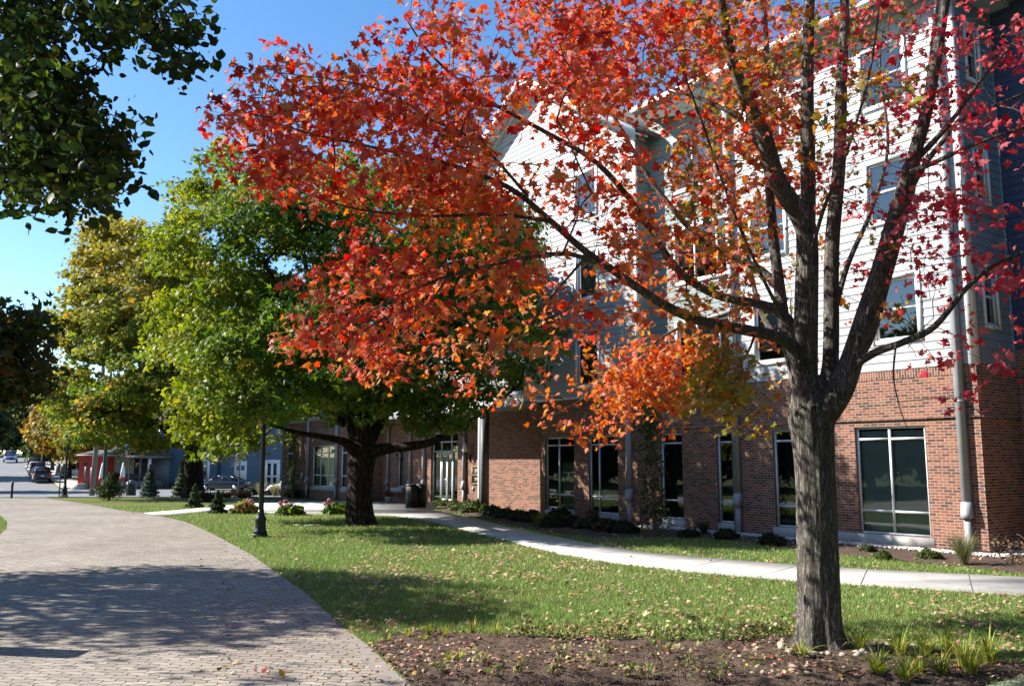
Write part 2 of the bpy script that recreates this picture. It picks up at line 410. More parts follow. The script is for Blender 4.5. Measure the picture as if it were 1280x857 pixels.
# ================================================================== THE SETTING
def structure(o): return tag(o, kind='structure')
Ys = np.concatenate([[-60, -20, 0, 10, 20, 30, 40], np.arange(46, 200, 4.), [220, 260, 300, 400, 500, 700, 1000, 2000]])
Xs = np.concatenate([[-1500, -600], np.arange(-240, 121, 24.), [300, 1500]])
V = np.array([(x, y, zt(y)) for y in Ys for x in Xs]); nx = len(Xs)
F = np.array([(j * nx + i, j * nx + i + 1, (j + 1) * nx + i + 1, (j + 1) * nx + i) for j in range(len(Ys) - 1) for i in range(nx - 1)])
structure(mesh_np('ground', V, [F], M_LAWN))

def pxpoly(pts, lift):
    """outline surveyed on the ground -> one flat sheet"""
    P = np.array([G(x, y) for x, y in pts]); P[:, 2] += lift
    return P
def sheet(name, P, mat, kind='structure'):
    from mathutils.geometry import tessellate_polygon
    tris = tessellate_polygon([[Vector(p) for p in P]])
    T = np.array([t for t in tris])
    # make sure faces look up
    a, b, c = P[T[:, 0]], P[T[:, 1]], P[T[:, 2]]
    nz = np.cross(b - a, c - a)[:, 2]; T[nz < 0] = T[nz < 0][:, ::-1]
    return tag(mesh_np(name, P, [T], mat), kind=kind)
def slab(name, P, h, mat):
    P = np.asarray(P, float); n = len(P)
    from mathutils.geometry import tessellate_polygon
    T = np.array([t for t in tessellate_polygon([[Vector(p) for p in P]])])
    top = P.copy(); top[:, 2] += h
    a, b, c = top[T[:, 0]], top[T[:, 1]], top[T[:, 2]]
    nz = np.cross(b - a, c - a)[:, 2]; T[nz < 0] = T[nz < 0][:, ::-1]
    area = sum(P[i][0] * P[(i + 1) % n][1] - P[(i + 1) % n][0] * P[i][1] for i in range(n))
    Q = [(i, (i + 1) % n, n + (i + 1) % n, n + i) if area > 0 else ((i + 1) % n, i, n + i, n + (i + 1) % n) for i in range(n)]
    return tag(mesh_np(name, np.vstack([P, top]), [T + n, np.array(Q)], mat), kind='structure')

# ---- brick paved path
edge = [(560, 900), (512, 857), (459, 807), (422, 779), (382, 742), (345, 716), (313, 693), (284, 677), (252, 661), (227, 651), (179, 641), (154, 638), (97, 628), (57, 622.6)]
E_pave = [G0(*p) for p in edge]
near = [np.array((-.2, 3.0, 0)), np.array((-16, 3.0, 0))]
# left-hand lawn island nibbles into the path where it bends
left = [G0(-330, 700), G0(-60, 690), G0(-4, 671), G0(8, 661), G0(9, 652), G0(0, 645), G0(-60, 638), G0(-160, 634), G0(-330, 622.6)]
P_pave = np.array([near[1], near[0]] + E_pave + left[::-1]); P_pave[:, 2] = .004
sheet('brick_path', P_pave, M_PAVER)
# soldier edging of the path
sp = spline(np.array([e for e in E_pave])[:, :2], 5)
tn = np.gradient(sp, axis=0); tn /= np.linalg.norm(tn, axis=1, keepdims=True); nn = np.stack([-tn[:, 1], tn[:, 0]], 1)
M_EDGE = stuffmat('paver_edging', (.20, .175, .15), (.29, .255, .225), .9, 7, .4, 40)
A = np.hstack([sp + nn * .20, np.full((len(sp), 1), .009)]); B = np.hstack([sp - nn * .01, np.full((len(sp), 1), .009)])
structure(mesh_np('path_edging', np.vstack([A, B]), [np.array([(i, i + 1, len(sp) + i + 1, len(sp) + i) for i in range(len(sp) - 1)])[:, ::-1]], M_EDGE))

# ---- concrete walk and plaza by the entrance
walk_near = [(1420, 752), (1280, 744), (1150, 736.5), (1000, 727), (860, 715), (760, 703), (700, 693), (640, 678), (590, 665.5), (540, 652.5), (490, 644.5), (420, 643), (330, 641.5), (281, 640.5)]
link = [(261, 638.5), (208, 645), (180, 641.2), (232, 636.8), (262, 634)]
walk_far = [(283, 631.5), (323, 629), (350, 627.2), (430, 626.5), (520, 627), (548, 629), (541, 637.5), (560, 641), (600, 650), (640, 660), (690, 670), (740, 680), (800, 690), (880, 697.5), (1000, 707), (1100, 713), (1280, 722), (1420, 727)]
P_walk = np.array([G0(*p) for p in walk_near + link + walk_far]); P_walk[:, 2] = .0
slab('concrete_walk', P_walk, .022, M_CONC)
# saw-cut joints in the walk: thin dark strips
wn = spline(np.array([G0(*p) for p in walk_near[:11]])[:, :2], 8); wf = spline(np.array([G0(*p) for p in walk_far[6:]][::-1])[:, :2], 8)
M_JOINT = stuffmat('joint', (.10, .095, .09), (.15, .14, .135), .9, 9)
mb = MB(); acc = 0; nxt = .4
for i in range(1, len(wn)):
    acc += np.linalg.norm(wn[i] - wn[i - 1])
    if acc > nxt:
        nxt = acc + 1.5
        p = wn[i]; q = wf[np.argmin(np.linalg.norm(wf - p, axis=1))]
        d = (q - p) / np.linalg.norm(q - p); s = np.array((-d[1], d[0])) * .007
        z = .0265
        mb.quad((*(p - s), z), (*(p + s), z), (*(q + s), z), (*(q - s), z))
structure(mb.build('walk_joints', M_JOINT))
slab('utility_cover', np.array([G0(x, y) for x, y in ((366, 655.5), (384, 657.5), (408, 657), (392, 655))]), .02, M_CONC)
slab('corner_paving', np.array([G0(x, y) for x, y in ((1236, 858), (1276, 848), (1400, 843), (1400, 900), (1200, 900))]), .02, M_CONC)

# ---- asphalt: cross street, street running away, marks and kerbs
def strip_sheet(name, P, lift, mat, subdiv=3.0):
    """quad a-b-c-d (a,b near; d,c far) draped over the terrain in Y steps"""
    a, b, c, d = [np.asarray(p, float) for p in P]
    n = max(2, int(abs(d[1] - a[1]) / subdiv)); rows = []
    for i in range(n + 1):
        t = i / n
        for e0, e1 in ((a, d), (b, c)):
            p = e0 + (e1 - e0) * t; rows.append((p[0], p[1], zt(p[1]) + lift))
    Fq = np.array([(2 * i, 2 * i + 1, 2 * i + 3, 2 * i + 2) for i in range(n)])
    return structure(mesh_np(name, np.array(rows), [Fq], mat))
SD = np.array((-.509, .861)); SN = np.array((.861, .509))
K0 = G(75.5, 611.2)[:2]                                       # kerb of the far street, right hand side
def street(off, dist):
    p = K0 + SN * off + SD * dist
    return np.array((p[0], p[1], 0))
xa, ya = G(57, 621.8)[:2]
strip_sheet('cross_street', [(-120, ya, 0), (-13.5, ya + 3, 0), (-13.5, 88, 0), (-120, 66, 0)], .03, M_ASPH)
strip_sheet('street', [street(-10.5, -6), street(0, -6), street(0, 130), street(-10.5, 130)], .045, M_ASPH)
strip_sheet('sidewalk', [street(.18, 1), street(2.6, 1), street(2.3, 95), street(.18, 95)], .10, M_CONC)
strip_sheet('kerb', [street(0, 1), street(.17, 1), street(.17, 95), street(0, 95)], .13, M_CONC)
strip_sheet('kerb_paint', [street(-.02, 2), street(.17, 2), street(.17, 12), street(-.02, 12)], .136, M_YELLOW)
strip_sheet('kerb_flush', [(-120, ya - .55, 0), (xa + .2, ya - .55, 0), (xa + .2, ya, 0), (-120, ya, 0)], .034, M_CONC)
strip_sheet('kerb_near', [(xa + .2, ya - .35, 0), (-13.5, ya + 2.65, 0), (-13.5, ya + 3, 0), (xa + .2, ya, 0)], .12, M_CONC)
pl = G(30, 614.6)[1]
strip_sheet('stop_line', [(-60, pl, 0), (K0[0] + 1.2, pl + .3, 0), (K0[0] + 1.0, pl + 1.1, 0), (-60, pl + .8, 0)], .05, M_PAINT, 1)
strip_sheet('crossing_mark', [(G(-6, 612)[0], pl + 4.0, 0), (G(5, 612)[0], pl + 4.0, 0), (G(5, 612)[0], pl + 5.2, 0), (G(-6, 612)[0], pl + 5.2, 0)], .052, M_PAINT, 1)
# dry verge right of the far sidewalk
M_DRY = stuffmat('dry_grass', (.16, .15, .06), (.26, .22, .11), .95, 2.5, .8, 60, spec=.1)
strip_sheet('dry_verge', [street(2.6, 3), street(14, 3), street(18, 90), street(2.3, 90)], .05, M_DRY)

# ---- mulch beds and the stone strip by the wall
def mulch_bed(name, P, step=.09, amp=.035, lift=.012):
    P = np.asarray(P); x0, y0 = P[:, :2].min(0); x1, y1 = P[:, :2].max(0)
    gx = np.arange(x0, x1 + step, step); gy = np.arange(y0, y1 + step, step)
    XX, YY = np.meshgrid(gx, gy); ins = inpoly(XX.ravel(), YY.ravel(), P).reshape(XX.shape)
    # distance-free height: noise that is lower next to the rim
    Z = np.zeros_like(XX)
    er = ins.copy()
    for k in range(4):
        er2 = er.copy(); er2[1:] &= er[:-1]; er2[:-1] &= er[1:]; er2[:, 1:] &= er[:, :-1]; er2[:, :-1] &= er[:, 1:]; er = er2; Z += er * .25
    nz = np.array([mnoise.fractal(Vector((x * 5, y * 5, 3.3)), .8, 2.1, 4) for x, y in zip(XX.ravel(), YY.ravel())]).reshape(XX.shape)
    H = lift + Z * (.03 + amp * nz) + ins * .004 * nz
    idx = -np.ones(XX.shape, int); idx[ins] = np.arange(ins.sum())
    V = np.stack([XX[ins], YY[ins], np.maximum(H[ins], .010)], 1)
    q = ins[:-1, :-1] & ins[1:, :-1] & ins[:-1, 1:] & ins[1:, 1:]
    F = np.stack([idx[:-1, :-1][q], idx[:-1, 1:][q], idx[1:, 1:][q], idx[1:, :-1][q]], 1)
    return tag(mesh_np(name, V, [F], M_MULCH, smooth=True), kind='structure')
bed_front = [(440, 900), (512.5, 857), (462, 808), (480, 797), (520, 788), (580, 792), (640, 794), (760, 797), (880, 801), (960, 797), (1060, 799), (1120, 808), (1200, 818), (1285, 832), (1400, 840), (1276, 847), (1236, 857), (1200, 900)]
P_bedf = np.array([G0(*p) for p in bed_front]); mulch_bed('mulch_bed', P_bedf, .06, .035)
bed_wall = [(1420, 727), (1290, 719), (1200, 709), (1100, 699), (1000, 689), (950, 680.5), (880, 673), (800, 672), (740, 673), (715, 669), (680, 664.5), (640, 656.5), (600, 647.5), (565, 640.5), (541, 635.5), (548, 630.5)]
P_bedw = [G0(*p) for p in bed_wall]
# ================================================================== THE BRICK BUILDING
DX, DY = -0.59225, 0.80575                                   # along the facade, going away
C0 = G0(1237, 695)
BROT = math.atan2(-DY, -DX)                                   # local x runs towards the near corner, local y into the house
def bl(x, y):
    """building local -> world"""
    c, s = math.cos(BROT), math.sin(BROT)
    return np.array((C0[0] + c * x - s * y, C0[1] + s * x + c * y, 0.))
P_bedw = np.array(P_bedw + [bl(-27, 1.5), bl(-15.8, .6), bl(0, .2), bl(1.5, 1.8), bl(6, 1.8)]); mulch_bed('wall_bed', P_bedw, .12, .03)
bld = empty('academic_building', C0, BROT, 'four storey hall with brick ground floor and pale clapboard storeys above', 'building')

def frame(o, t, n):
    o, t, n = [np.asarray(a, float) for a in (o, t, n)]; up = np.array((0, 0, 1.))
    def f(s, z, out=0.0): return o + t * s + n * out + up * z
    return f
FRONT = frame((0, 0, 0), (1, 0, 0), (0, -1, 0))               # s = local x
PORCH = frame((0, 1.6, 0), (1, 0, 0), (0, -1, 0))
BAY = frame((0, .45, 0), (1, 0, 0), (0, -1, 0))
GAB = frame((0, -.18, 0), (1, 0, 0), (0, -1, 0))
SIDE = frame((0, 0, 0), (0, 1, 0), (1, 0, 0))                 # s = local y
WING = frame((0, 1.95, 0), (1, 0, 0), (0, -1, 0))

def grid_wall(mb, f, s0, s1, z0, z1, holes, rev=.11):
    ss = sorted({s0, s1, *[h[i] for h in holes for i in (0, 1) if s0 < h[i] < s1]})
    zs = sorted({z0, z1, *[h[i] for h in holes for i in (2, 3) if z0 < h[i] < z1]})
    for a, b in zip(ss, ss[1:]):
        for c, d in zip(zs, zs[1:]):
            ms, mz = (a + b) / 2, (c + d) / 2
            if any(h[0] < ms < h[1] and h[2] < mz < h[3] for h in holes): continue
            mb.quad(f(a, c), f(b, c), f(b, d), f(a, d), [(a, c), (b, c), (b, d), (a, d)])
    for a, b, c, d in holes:
        mb.quad(f(a, c), f(a, d), f(a, d, -rev), f(a, c, -rev), [(0, c), (0, d), (rev, d), (rev, c)])
        mb.quad(f(b, d), f(b, c), f(b, c, -rev), f(b, d, -rev), [(0, d), (0, c), (rev, c), (rev, d)])
        mb.quad(f(a, d), f(b, d), f(b, d, -rev), f(a, d, -rev), [(a, 0), (b, 0), (b, rev), (a, rev)])
        mb.quad(f(b, c), f(a, c), f(a, c, -rev), f(b, c, -rev), [(b, 0), (a, 0), (a, rev), (b, rev)])

def fbox(mb, f, s0, s1, z0, z1, o0, o1):
    V = [f(s, z, o) for z in (z0, z1) for o in (o1, o0) for s in (s0, s1)]
    uv = [(s, z + o) for z in (z0, z1) for o in (o1, o0) for s in (s0, s1)]
    mb.add(V, [(0, 2, 3, 1), (4, 5, 7, 6), (0, 1, 5, 4), (2, 6, 7, 3), (0, 4, 6, 2), (1, 3, 7, 5)], uv)

def clap(mb, f, s0, s1, z0, z1, holes=(), e=.2, lim=None):
    """overlapping clapboards, each one a tilted board with a lower lip"""
    n = int(math.ceil((z1 - z0) / e))
    for k in range(n):
        a = z0 + k * e; b = min(a + e, z1)
        cuts = sorted({a, b, *[h[i] for h in holes for i in (2, 3) if a < h[i] < b]})
        for c, d in zip(cuts, cuts[1:]):
            lo, hi = (s0, s1) if lim is None else lim((c + d) / 2)
            lo, hi = max(lo, s0), min(hi, s1)
            if hi - lo < .05: continue
            segs = [(lo, hi)]
            for h in holes:
                if h[2] < (c + d) / 2 < h[3]:
                    segs = [q for g in segs for q in ((g[0], min(g[1], h[0])), (max(g[0], h[1]), g[1])) if q[1] - q[0] > .01]
            oc = .021 - .018 * (c - a) / e; od = .021 - .018 * (d - a) / e
            for g0, g1 in segs:
                mb.quad(f(g0, c, oc), f(g1, c, oc), f(g1, d, od), f(g0, d, od))
                if c == a: mb.quad(f(g0, c, 0), f(g1, c, 0), f(g1, c, oc), f(g0, c, oc))

def window(f, s0, s1, z0, z1, mull=(), trans=(), fw=.055, inset=.07, glass=None, frm=None, blind_or_dark=None, sill=None, trim=0, name='window', backings=None, depth=.16):
    mb = MB(); d = -inset
    fbox(mb, f, s0, s0 + fw, z0, z1, d - .06, d); fbox(mb, f, s1 - fw, s1, z0, z1, d - .06, d)
    fbox(mb, f, s0 + fw, s1 - fw, z0, z0 + fw, d - .06, d - .002); fbox(mb, f, s0 + fw, s1 - fw, z1 - fw, z1, d - .06, d - .002)
    for m in mull: fbox(mb, f, m - fw / 2, m + fw / 2, z0 + fw, z1 - fw, d - .055, d - .004)
    for t in trans:
        xs = [s0 + fw] + [v for m in sorted(mull) for v in (m - fw / 2, m + fw / 2)] + [s1 - fw]
        for a, b in zip(xs[::2], xs[1::2]): fbox(mb, f, a, b, t - fw / 2, t + fw / 2, d - .055, d - .006)
    if trim:
        fbox(mb, f, s0 - trim, s0 - .001, z0 - trim, z1 + trim, -.01, .045); fbox(mb, f, s1 + .001, s1 + trim, z0 - trim, z1 + trim, -.01, .045)
        fbox(mb, f, s0, s1, z1 + .001, z1 + trim, -.01, .043); fbox(mb, f, s0, s1, z0 - trim, z0 - .001, -.01, .055)
    w = mb.build(name, frm or M_ALU, bld)
    g = MB(); g.quad(f(s0 + fw * .5, z0 + fw * .5, d - .035), f(s1 - fw * .5, z0 + fw * .5, d - .035), f(s1 - fw * .5, z1 - fw * .5, d - .035), f(s0 + fw * .5, z1 - fw * .5, d - .035))
    g.build('pane', glass or M_GLASS, w)
    for bs0, bs1, bz0, bz1, bm in (backings or [(s0, s1, z0, z1, blind_or_dark or M_UNLIT)]):
        b = MB(); b.quad(f(bs0, bz0, d - depth), f(bs1, bz0, d - depth), f(bs1, bz1, d - depth), f(bs0, bz1, d - depth)); b.build('blind_or_dark', bm, w)
    if backings or True:
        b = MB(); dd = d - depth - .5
        b.quad(f(s0 - .5, z0 - .3, dd), f(s1 + .5, z0 - .3, dd), f(s1 + .5, z1 + .3, dd), f(s0 - .5, z1 + .3, dd)); b.build('room_dark_sheet', M_UNLIT, w)  # near-black sheet painted as the room's darkness
    if sill:
        s = MB(); fbox(s, f, s0 - .02, s1 + .02, z0 - sill, z0 - .001, -.1, .03); s.build('sill', M_STONE, w)
    return w

ZB = 4.24; LED = 3.04; EAVE = 13.2
# window openings of the brick front: (s0, s1, mullions, blind kind)
FW = [(-3.08, -1.27, [-2.2], 'b'), (-5.56, -3.98, [-4.75], 'h'), (-7.54, -6.98, [], 'r'), (-9.8, -8.88, [], 'r'), (-13.18, -11.72, [-12.72], 'r'), (-15.58, -13.95, [-14.86], 'b2')]
ZW0, ZW1 = .30, 2.90
holes = [(a, b, ZW0, ZW1) for a, b, m, k in FW]
PW = [(-26.35, -24.0, .02, 3.35), (-29.6, -28.9, .75, 2.75)]                    # entrance and a window in the porch wall
LW = [(-36.5, -33.55, .62, 2.88, [-35.5, -34.5]), (-32.85, -32.1, .62, 2.88, []), (-40.3, -39.2, .62, 2.88, [])]
XP0, XP1 = -31.2, -15.78                                                        # porch recess
mb = MB()
# lower band stands 25 mm proud of the upper one under the corbel line
LOW = frame((0, -.02, 0), (1, 0, 0), (0, -1, 0))
grid_wall(mb, LOW, XP1, 0.02, -.1, LED, holes, .13)
grid_wall(mb, FRONT, XP1, 0, LED, ZB, [])
fbox(mb, FRONT, XP1, .045, LED - .03, LED + .035, -.01, .045)
SLOW = frame((.02, -.02, 0), (0, 1, 0), (1, 0, 0))
grid_wall(mb, SLOW, 0, 1.97, -.1, LED, []); grid_wall(mb, SIDE, 0, 1.95, LED, ZB, [])
fbox(mb, SIDE, -.0, 1.95, LED - .03, LED + .035, -.01, .044)
# return at the porch, porch wall, left wing
RET = frame((XP1, 0, 0), (0, 1, 0), (-1, 0, 0)); grid_wall(mb, RET, -.02, 1.6, -.1, ZB, [])
grid_wall(mb, PORCH, XP0, XP1, -.1, ZB, PW, .2)
RET2 = frame((XP0, 0, 0), (0, 1, 0), (1, 0, 0)); grid_wall(mb, RET2, 0, 1.6, -.1, ZB, [])
grid_wall(mb, FRONT, -41.0, XP0, -.3, ZB, [w[:4] for w in LW])
END = frame((-41.0, 0, 0), (0, 1, 0), (-1, 0, 0)); grid_wall(mb, END, 0, 12, -.3, ZB, [])
grid_wall(mb, WING, .02, 12, -.1, 4.7, [])
mb.build('brick_wall', M_BRICK, bld)
# soldier course under the siding, run as upright bricks
M_SOLD = brickmat(); M_SOLD.name = 'soldier_brick'
mb = MB()
for (a, b) in ((XP1, .0),):
    V0 = [FRONT(a, ZB - .2, .012), FRONT(b, ZB - .2, .012), FRONT(b, ZB, .012), FRONT(a, ZB, .012)]
    mb.quad(*V0, uv=[(0, a), (0, b), (.2, b), (.2, a)])
    mb.quad(FRONT(a, ZB, .012), FRONT(b, ZB, .012), FRONT(b, ZB, -.2), FRONT(a, ZB, -.2), uv=[(0, a), (0, b), (.2, b), (.2, a)])
    mb.quad(FRONT(b, ZB - .2, .012), FRONT(a, ZB - .2, .012), FRONT(a, ZB - .2, 0), FRONT(b, ZB - .2, 0))
mb.quad(SIDE(-.012, ZB - .2, .012), SIDE(1.95, ZB - .2, .012), SIDE(1.95, ZB, .012), SIDE(-.012, ZB, .012), uv=[(0, 0), (0, 1.95), (.2, 1.95), (.2, 0)])
mb.build('soldier_course', M_SOLD, bld)
# stone base course
mb = MB(); fbox(mb, FRONT, -3.2, -1.2, 0, .298, -.1, .04); fbox(mb, FRONT, -5.65, -3.2, 0, .298, -.1, .036); mb.build('stone_base', M_STONE, bld)

# ground floor windows
for a, b, m, k in FW:
    tr = [2.60, .86]
    bl_ = {'b': [(a, b, ZW0 + .02, ZW1 - .1, M_BLIND)], 'h': [(a, b, ZW0, ZW1, M_UNLIT)], 'r': [(a, b, ZW0, ZW1, M_UNLIT)],
           'b2': [(a + .55, b - .05, ZW0, ZW1 - .9, M_BLINDP)]}[k]
    window(FRONT, a, b, ZW0, ZW1, m, tr, inset=.05, backings=bl_, sill=.26 if k in 'r' or k == 'b2' else None, depth=.14 if k == 'b' else .3)
for i, w in enumerate(LW):
    a, b, c, d, m = w
    window(FRONT, a, b, c, d, m, [2.45, 1.25], fw=.07, inset=.05, backings=[(a, b, c, d, M_CURT)], sill=.22, frm=M_WHITE)
window(PORCH, -29.6, -28.9, .75, 2.75, [], [2.3], inset=.06, backings=[(-29.6, -28.9, .75, 2.75, M_CURT)], sill=.14)
# ---- upper storeys
UW = []
for zf in (5.0, 8.0, 11.0):
    UW += [(-2.35, -1.25, zf, zf + 1.5), (-6.0, -4.9, zf - .2, zf + 1.4)]
BW = [(-9.35, -6.98, zf - .32, zf + 1.35) for zf in (5.0, 8.0, 11.0)]
GW = [(x, x + 1.05, zf - .35, zf + 1.2) for x in (-13.5, -17.6, -19.9) for zf in (5.0, 8.05, 11.0)]
XB0, XB1, XG0 = -10.45, -6.7, -21.7
PK = (XB0 + XG0) / 2; PZ = 16.75; SL = .66
mb = MB()
clap(mb, FRONT, XB1, -.16, ZB + .02, EAVE + .3, UW)
glim = lambda z: (XG0 + max(0, (z - 13.0) / SL), XB0 - max(0, (z - 13.0) / SL))
clap(mb, GAB, XG0 + .01, XB0 - .14, ZB + .02, PZ - .05, GW, lim=glim)
mb.build('clapboard_wall', M_SIDING, bld)
mb = MB(); clap(mb, BAY, XB0, XB1 + .02, ZB, EAVE + .3, BW)
RB = frame((XB1, 0, 0), (0, 1, 0), (-1, 0, 0)); mb.quad(RB(0, ZB), RB(.45, ZB), RB(.45, EAVE + .3), RB(0, EAVE + .3))
RG = frame((XB0, -.18, 0), (0, 1, 0), (1, 0, 0)); clap(mb, RG, 0.02, .63, ZB, EAVE, ())
mb.build('bay_siding', M_GREYSID, bld)
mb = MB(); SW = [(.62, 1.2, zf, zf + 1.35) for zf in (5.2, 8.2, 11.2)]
clap(mb, SIDE, .14, 1.95, ZB + .02, EAVE + .3, SW); mb.build('side_siding', M_SIDESHADE, bld)
for a, b, c, d in SW: window(SIDE, a, b, c, d, [], [(c + d) / 2], frm=M_WHITE, trim=.09, inset=.02, glass=M_GLASS2)
mb = MB(); clap(mb, WING, .03, 12, 4.7, 14.5, ()); mb.build('wing_siding', M_NAVY, bld)
for a, b, c, d in UW: window(FRONT, a, b, c, d, [], [(c + d) / 2], frm=M_WHITE, trim=.1, inset=.02, glass=M_GLASS2, backings=[(a, b, c + .3, d, M_BLINDP)])
for a, b, c, d in BW: window(BAY, a, b, c, d, [a + .75, b - .72], [], frm=M_WHITE, trim=.1, inset=.02, glass=M_GLASS2, backings=[(a, b, c + .5, d, M_BLINDP)])
for a, b, c, d in GW: window(GAB, a, b, c, d, [], [], frm=M_WHITE, trim=.1, inset=.02, glass=M_GLASS2, backings=[(a, b, c, d, M_BLINDP)])
# low left part of the upper building behind the big tree
mb = MB(); clap(mb, FRONT, -41, XG0 - .02, ZB + .04, 7.6); clap(mb, END, 0, 12, ZB + .02, 7.6); mb.build('left_siding', M_GREYSID, bld)
# corner boards
mb = MB()
fbox(mb, FRONT, -.16, .035, ZB + .003, EAVE + .3, -.1, .035); mb.build('corner_board', M_WHITE, bld); mb = MB(); fbox(mb, SIDE, .10, .14, ZB + .003, EAVE + .3, -.1, .032); mb.build('corner_board', M_WHITE, bld); mb = MB()
fbox(mb, GAB, XB0 - .15, XB0, ZB + .0, EAVE - .1, -.1, .04); mb.build('corner_board', M_WHITE, bld); mb = MB(); fbox(mb, GAB, XG0 - .12, XG0 + .02, ZB, EAVE - .2, -.1, .04)
mb.build('corner_board', M_WHITE, bld)
# soffit beam over the porch
mb = MB(); fbox(mb, GAB, XP0 + .01, XP1 - .1, ZB - .26, ZB + .035, -.2, .045); mb.build('porch_beam', M_GREY, bld)
mb = MB(); fbox(mb, GAB, XP1 - .1, XB0, ZB - .04, ZB + .03, -.17, .03); mb.build('siding_skirt', M_WHITE, bld)
mb = MB(); mb.box(-41, XP1 - .01, .025, 1.6, ZB - .02, ZB + .06); mb.build('porch_ceiling', M_DGREY, bld)
mb = MB(); fbox(mb, FRONT, -41.1, XP0 - .01, ZB - .02, ZB + .28, -.3, .06); mb.build('fascia', M_GREY, bld)
# roofs
mb = MB(); ov = .6
mb.box(XB0 + .45, .5, -.62, 11.5, EAVE + .02, EAVE + .10)          # soffit board
mb.build('soffit', M_GREYSID, bld)
mb = MB(); mb.prism([(XB0 + .4, -.68, EAVE + .10), (XB0 + .4, -.68, EAVE + .30), (XB0 + .4, 5.5, EAVE + 1.5), (XB0 + .4, 11.5, EAVE + .10)], (11.4, 0, 0)); mb.build('roof', M_SHINGLE, bld)
mb = MB(); mb.prism([(XB0 + .4, -.70, EAVE + .10), (XB0 + .4, -.80, EAVE + .14), (XB0 + .4, -.82, EAVE + .26), (XB0 + .4, -.70, EAVE + .26)], (11.45, 0, 0)); mb.build('gutter', M_WHITE, bld)
mb = MB()
for sg in (-1, 1):
    ex = PK + sg * ((XB0 - XG0) / 2 + .55); ez = PZ - SL * ((XB0 - XG0) / 2 + .55)
    mb.prism([(PK, -.75, PZ), (ex, -.75, ez), (ex, -.75, ez + .14), (PK, -.75, PZ + .16)], (0, 12, 0))
mb.build('gable_roof', M_SHINGLE, bld)
mb = MB()
for sg in (-1, 1):
    ex = PK + sg * ((XB0 - XG0) / 2 + .57); ez = PZ - SL * ((XB0 - XG0) / 2 + .57)
    mb.prism([(PK, -.80, PZ - .26), (ex, -.80, ez - .26), (ex, -.80, ez + .12), (PK, -.80, PZ + .12)], (0, .05, 0))
    mb.prism([(PK, -.74, PZ - .10), (ex, -.74, ez - .10), (ex, -.74, ez - .04), (PK, -.74, PZ - .04)], (0, .56, 0))
    ix = PK + sg * (XB0 - XG0) / 2
    mb.prism([(PK, -.215, PZ - .3), (ix, -.215, PZ - .3 - SL * (XB0 - XG0) / 2), (ix, -.215, PZ - SL * (XB0 - XG0) / 2 - .1), (PK, -.215, PZ - .1)], (0, .03, 0))
mb.build('rake_board', M_WHITE, bld)
# closed back so no daylight leaks in
mb = MB(); mb.box(-41, 0, 11.9, 12, 0, EAVE); mb.box(-40.9, -.1, .6, 11.8, 7.2, 7.5); mb.build('rear_wall', M_DGREY, bld)
# downspouts with kicked-out feet
def downspout(f, s, ztop, w=.18, o=.16, zk=1.02):
    mb = MB()
    fbox(mb, f, s - w / 2, s + w / 2, zk + .1, ztop, o - .13, o)
    pr = [f(s - w / 2 - .012, z, oo) for oo, z in ((o - .14, zk + .16), (o + .012, zk + .14), (o + .07, zk - .12), (o + .07, zk - .22), (o - .14, zk - .22))]
    mb.prism(pr, f(s + w / 2 + .012, 0, 0) - f(s - w / 2 - .012, 0, 0))
    fbox(mb, f, s - w * .36, s + w * .36, -.02, zk - .215, o - .11, o + .005)
    for z in (3.4, 6.6, 9.8):
        if z < ztop: fbox(mb, f, s - w / 2 - .006, s + w / 2 + .006, z, z + .03, .01, o + .006)
    return mb.build('downspout', M_GREY, bld)
downspout(FRONT, -.36, EAVE); downspout(FRONT, -6.74, EAVE); downspout(GAB, -10.93, ZB + .0); 
downspout(FRONT, -36.95, ZB); downspout(FRONT, -33.2, ZB)
for s in (-23.35, -26.9, -28.2, -30.5): downspout(PORCH, s, ZB - .02, w=.15, o=.14)
# porch column
mb = MB(); c_ = -19.42
fbox(mb, GAB, c_ - .11, c_ + .11, .12, ZB - .26, -.26, .04); fbox(mb, GAB, c_ - .15, c_ + .15, 0, .12, -.30, .08); mb.build('porch_column', M_DGREY, bld)
mb = MB(); mb.tube([GAB(c_ - .21, ZB - .3, 0), GAB(c_ - .21, .5, 0), GAB(c_ - .23, .2, .05), GAB(c_ - .3, .04, .2)], .055, 8); mb.build('downspout', M_WHITE, bld)
# entrance: transom grid and a pair of glazed doors
a, b, c, d = PW[0]
window(PORCH, a, b, 2.45, d, [a + .75, b - .72], [2.92], inset=.12, fw=.06, backings=[(a, b, 2.45, d, M_UNLIT)], name='transom_window')
mb = MB()
for s in (a, -25.65, -24.62, b - .07): fbox(mb, PORCH, s, s + .07, .02, 2.45, -.2, -.1)
mb.build('door_frame', M_ALU, bld)
for s0, s1, hx in ((-25.575, -25.105, -25.16), (-25.095, -24.625, -25.04)):
    mb = MB()
    fbox(mb, PORCH, s0, s0 + .06, .03, 2.44, -.18, -.12); fbox(mb, PORCH, s1 - .06, s1, .03, 2.44, -.18, -.12)
    fbox(mb, PORCH, s0 + .06, s1 - .06, .03, .30, -.18, -.121); fbox(mb, PORCH, s0 + .06, s1 - .06, 2.32, 2.44, -.18, -.121)
    dr = mb.build('door', M_ALU, bld)
    g = MB(); g.quad(PORCH(s0 + .06, .3, -.15), PORCH(s1 - .06, .3, -.15), PORCH(s1 - .06, 2.32, -.15), PORCH(s0 + .06, 2.32, -.15)); g.build('pane', M_GLASS, dr)
    h = MB(); h.tube([PORCH(hx, .95, -.12), PORCH(hx, .95, -.07), PORCH(hx, 1.25, -.07), PORCH(hx, 1.25, -.12)], .012, 6); h.build('handle', M_CHROME, dr)
mb = MB()
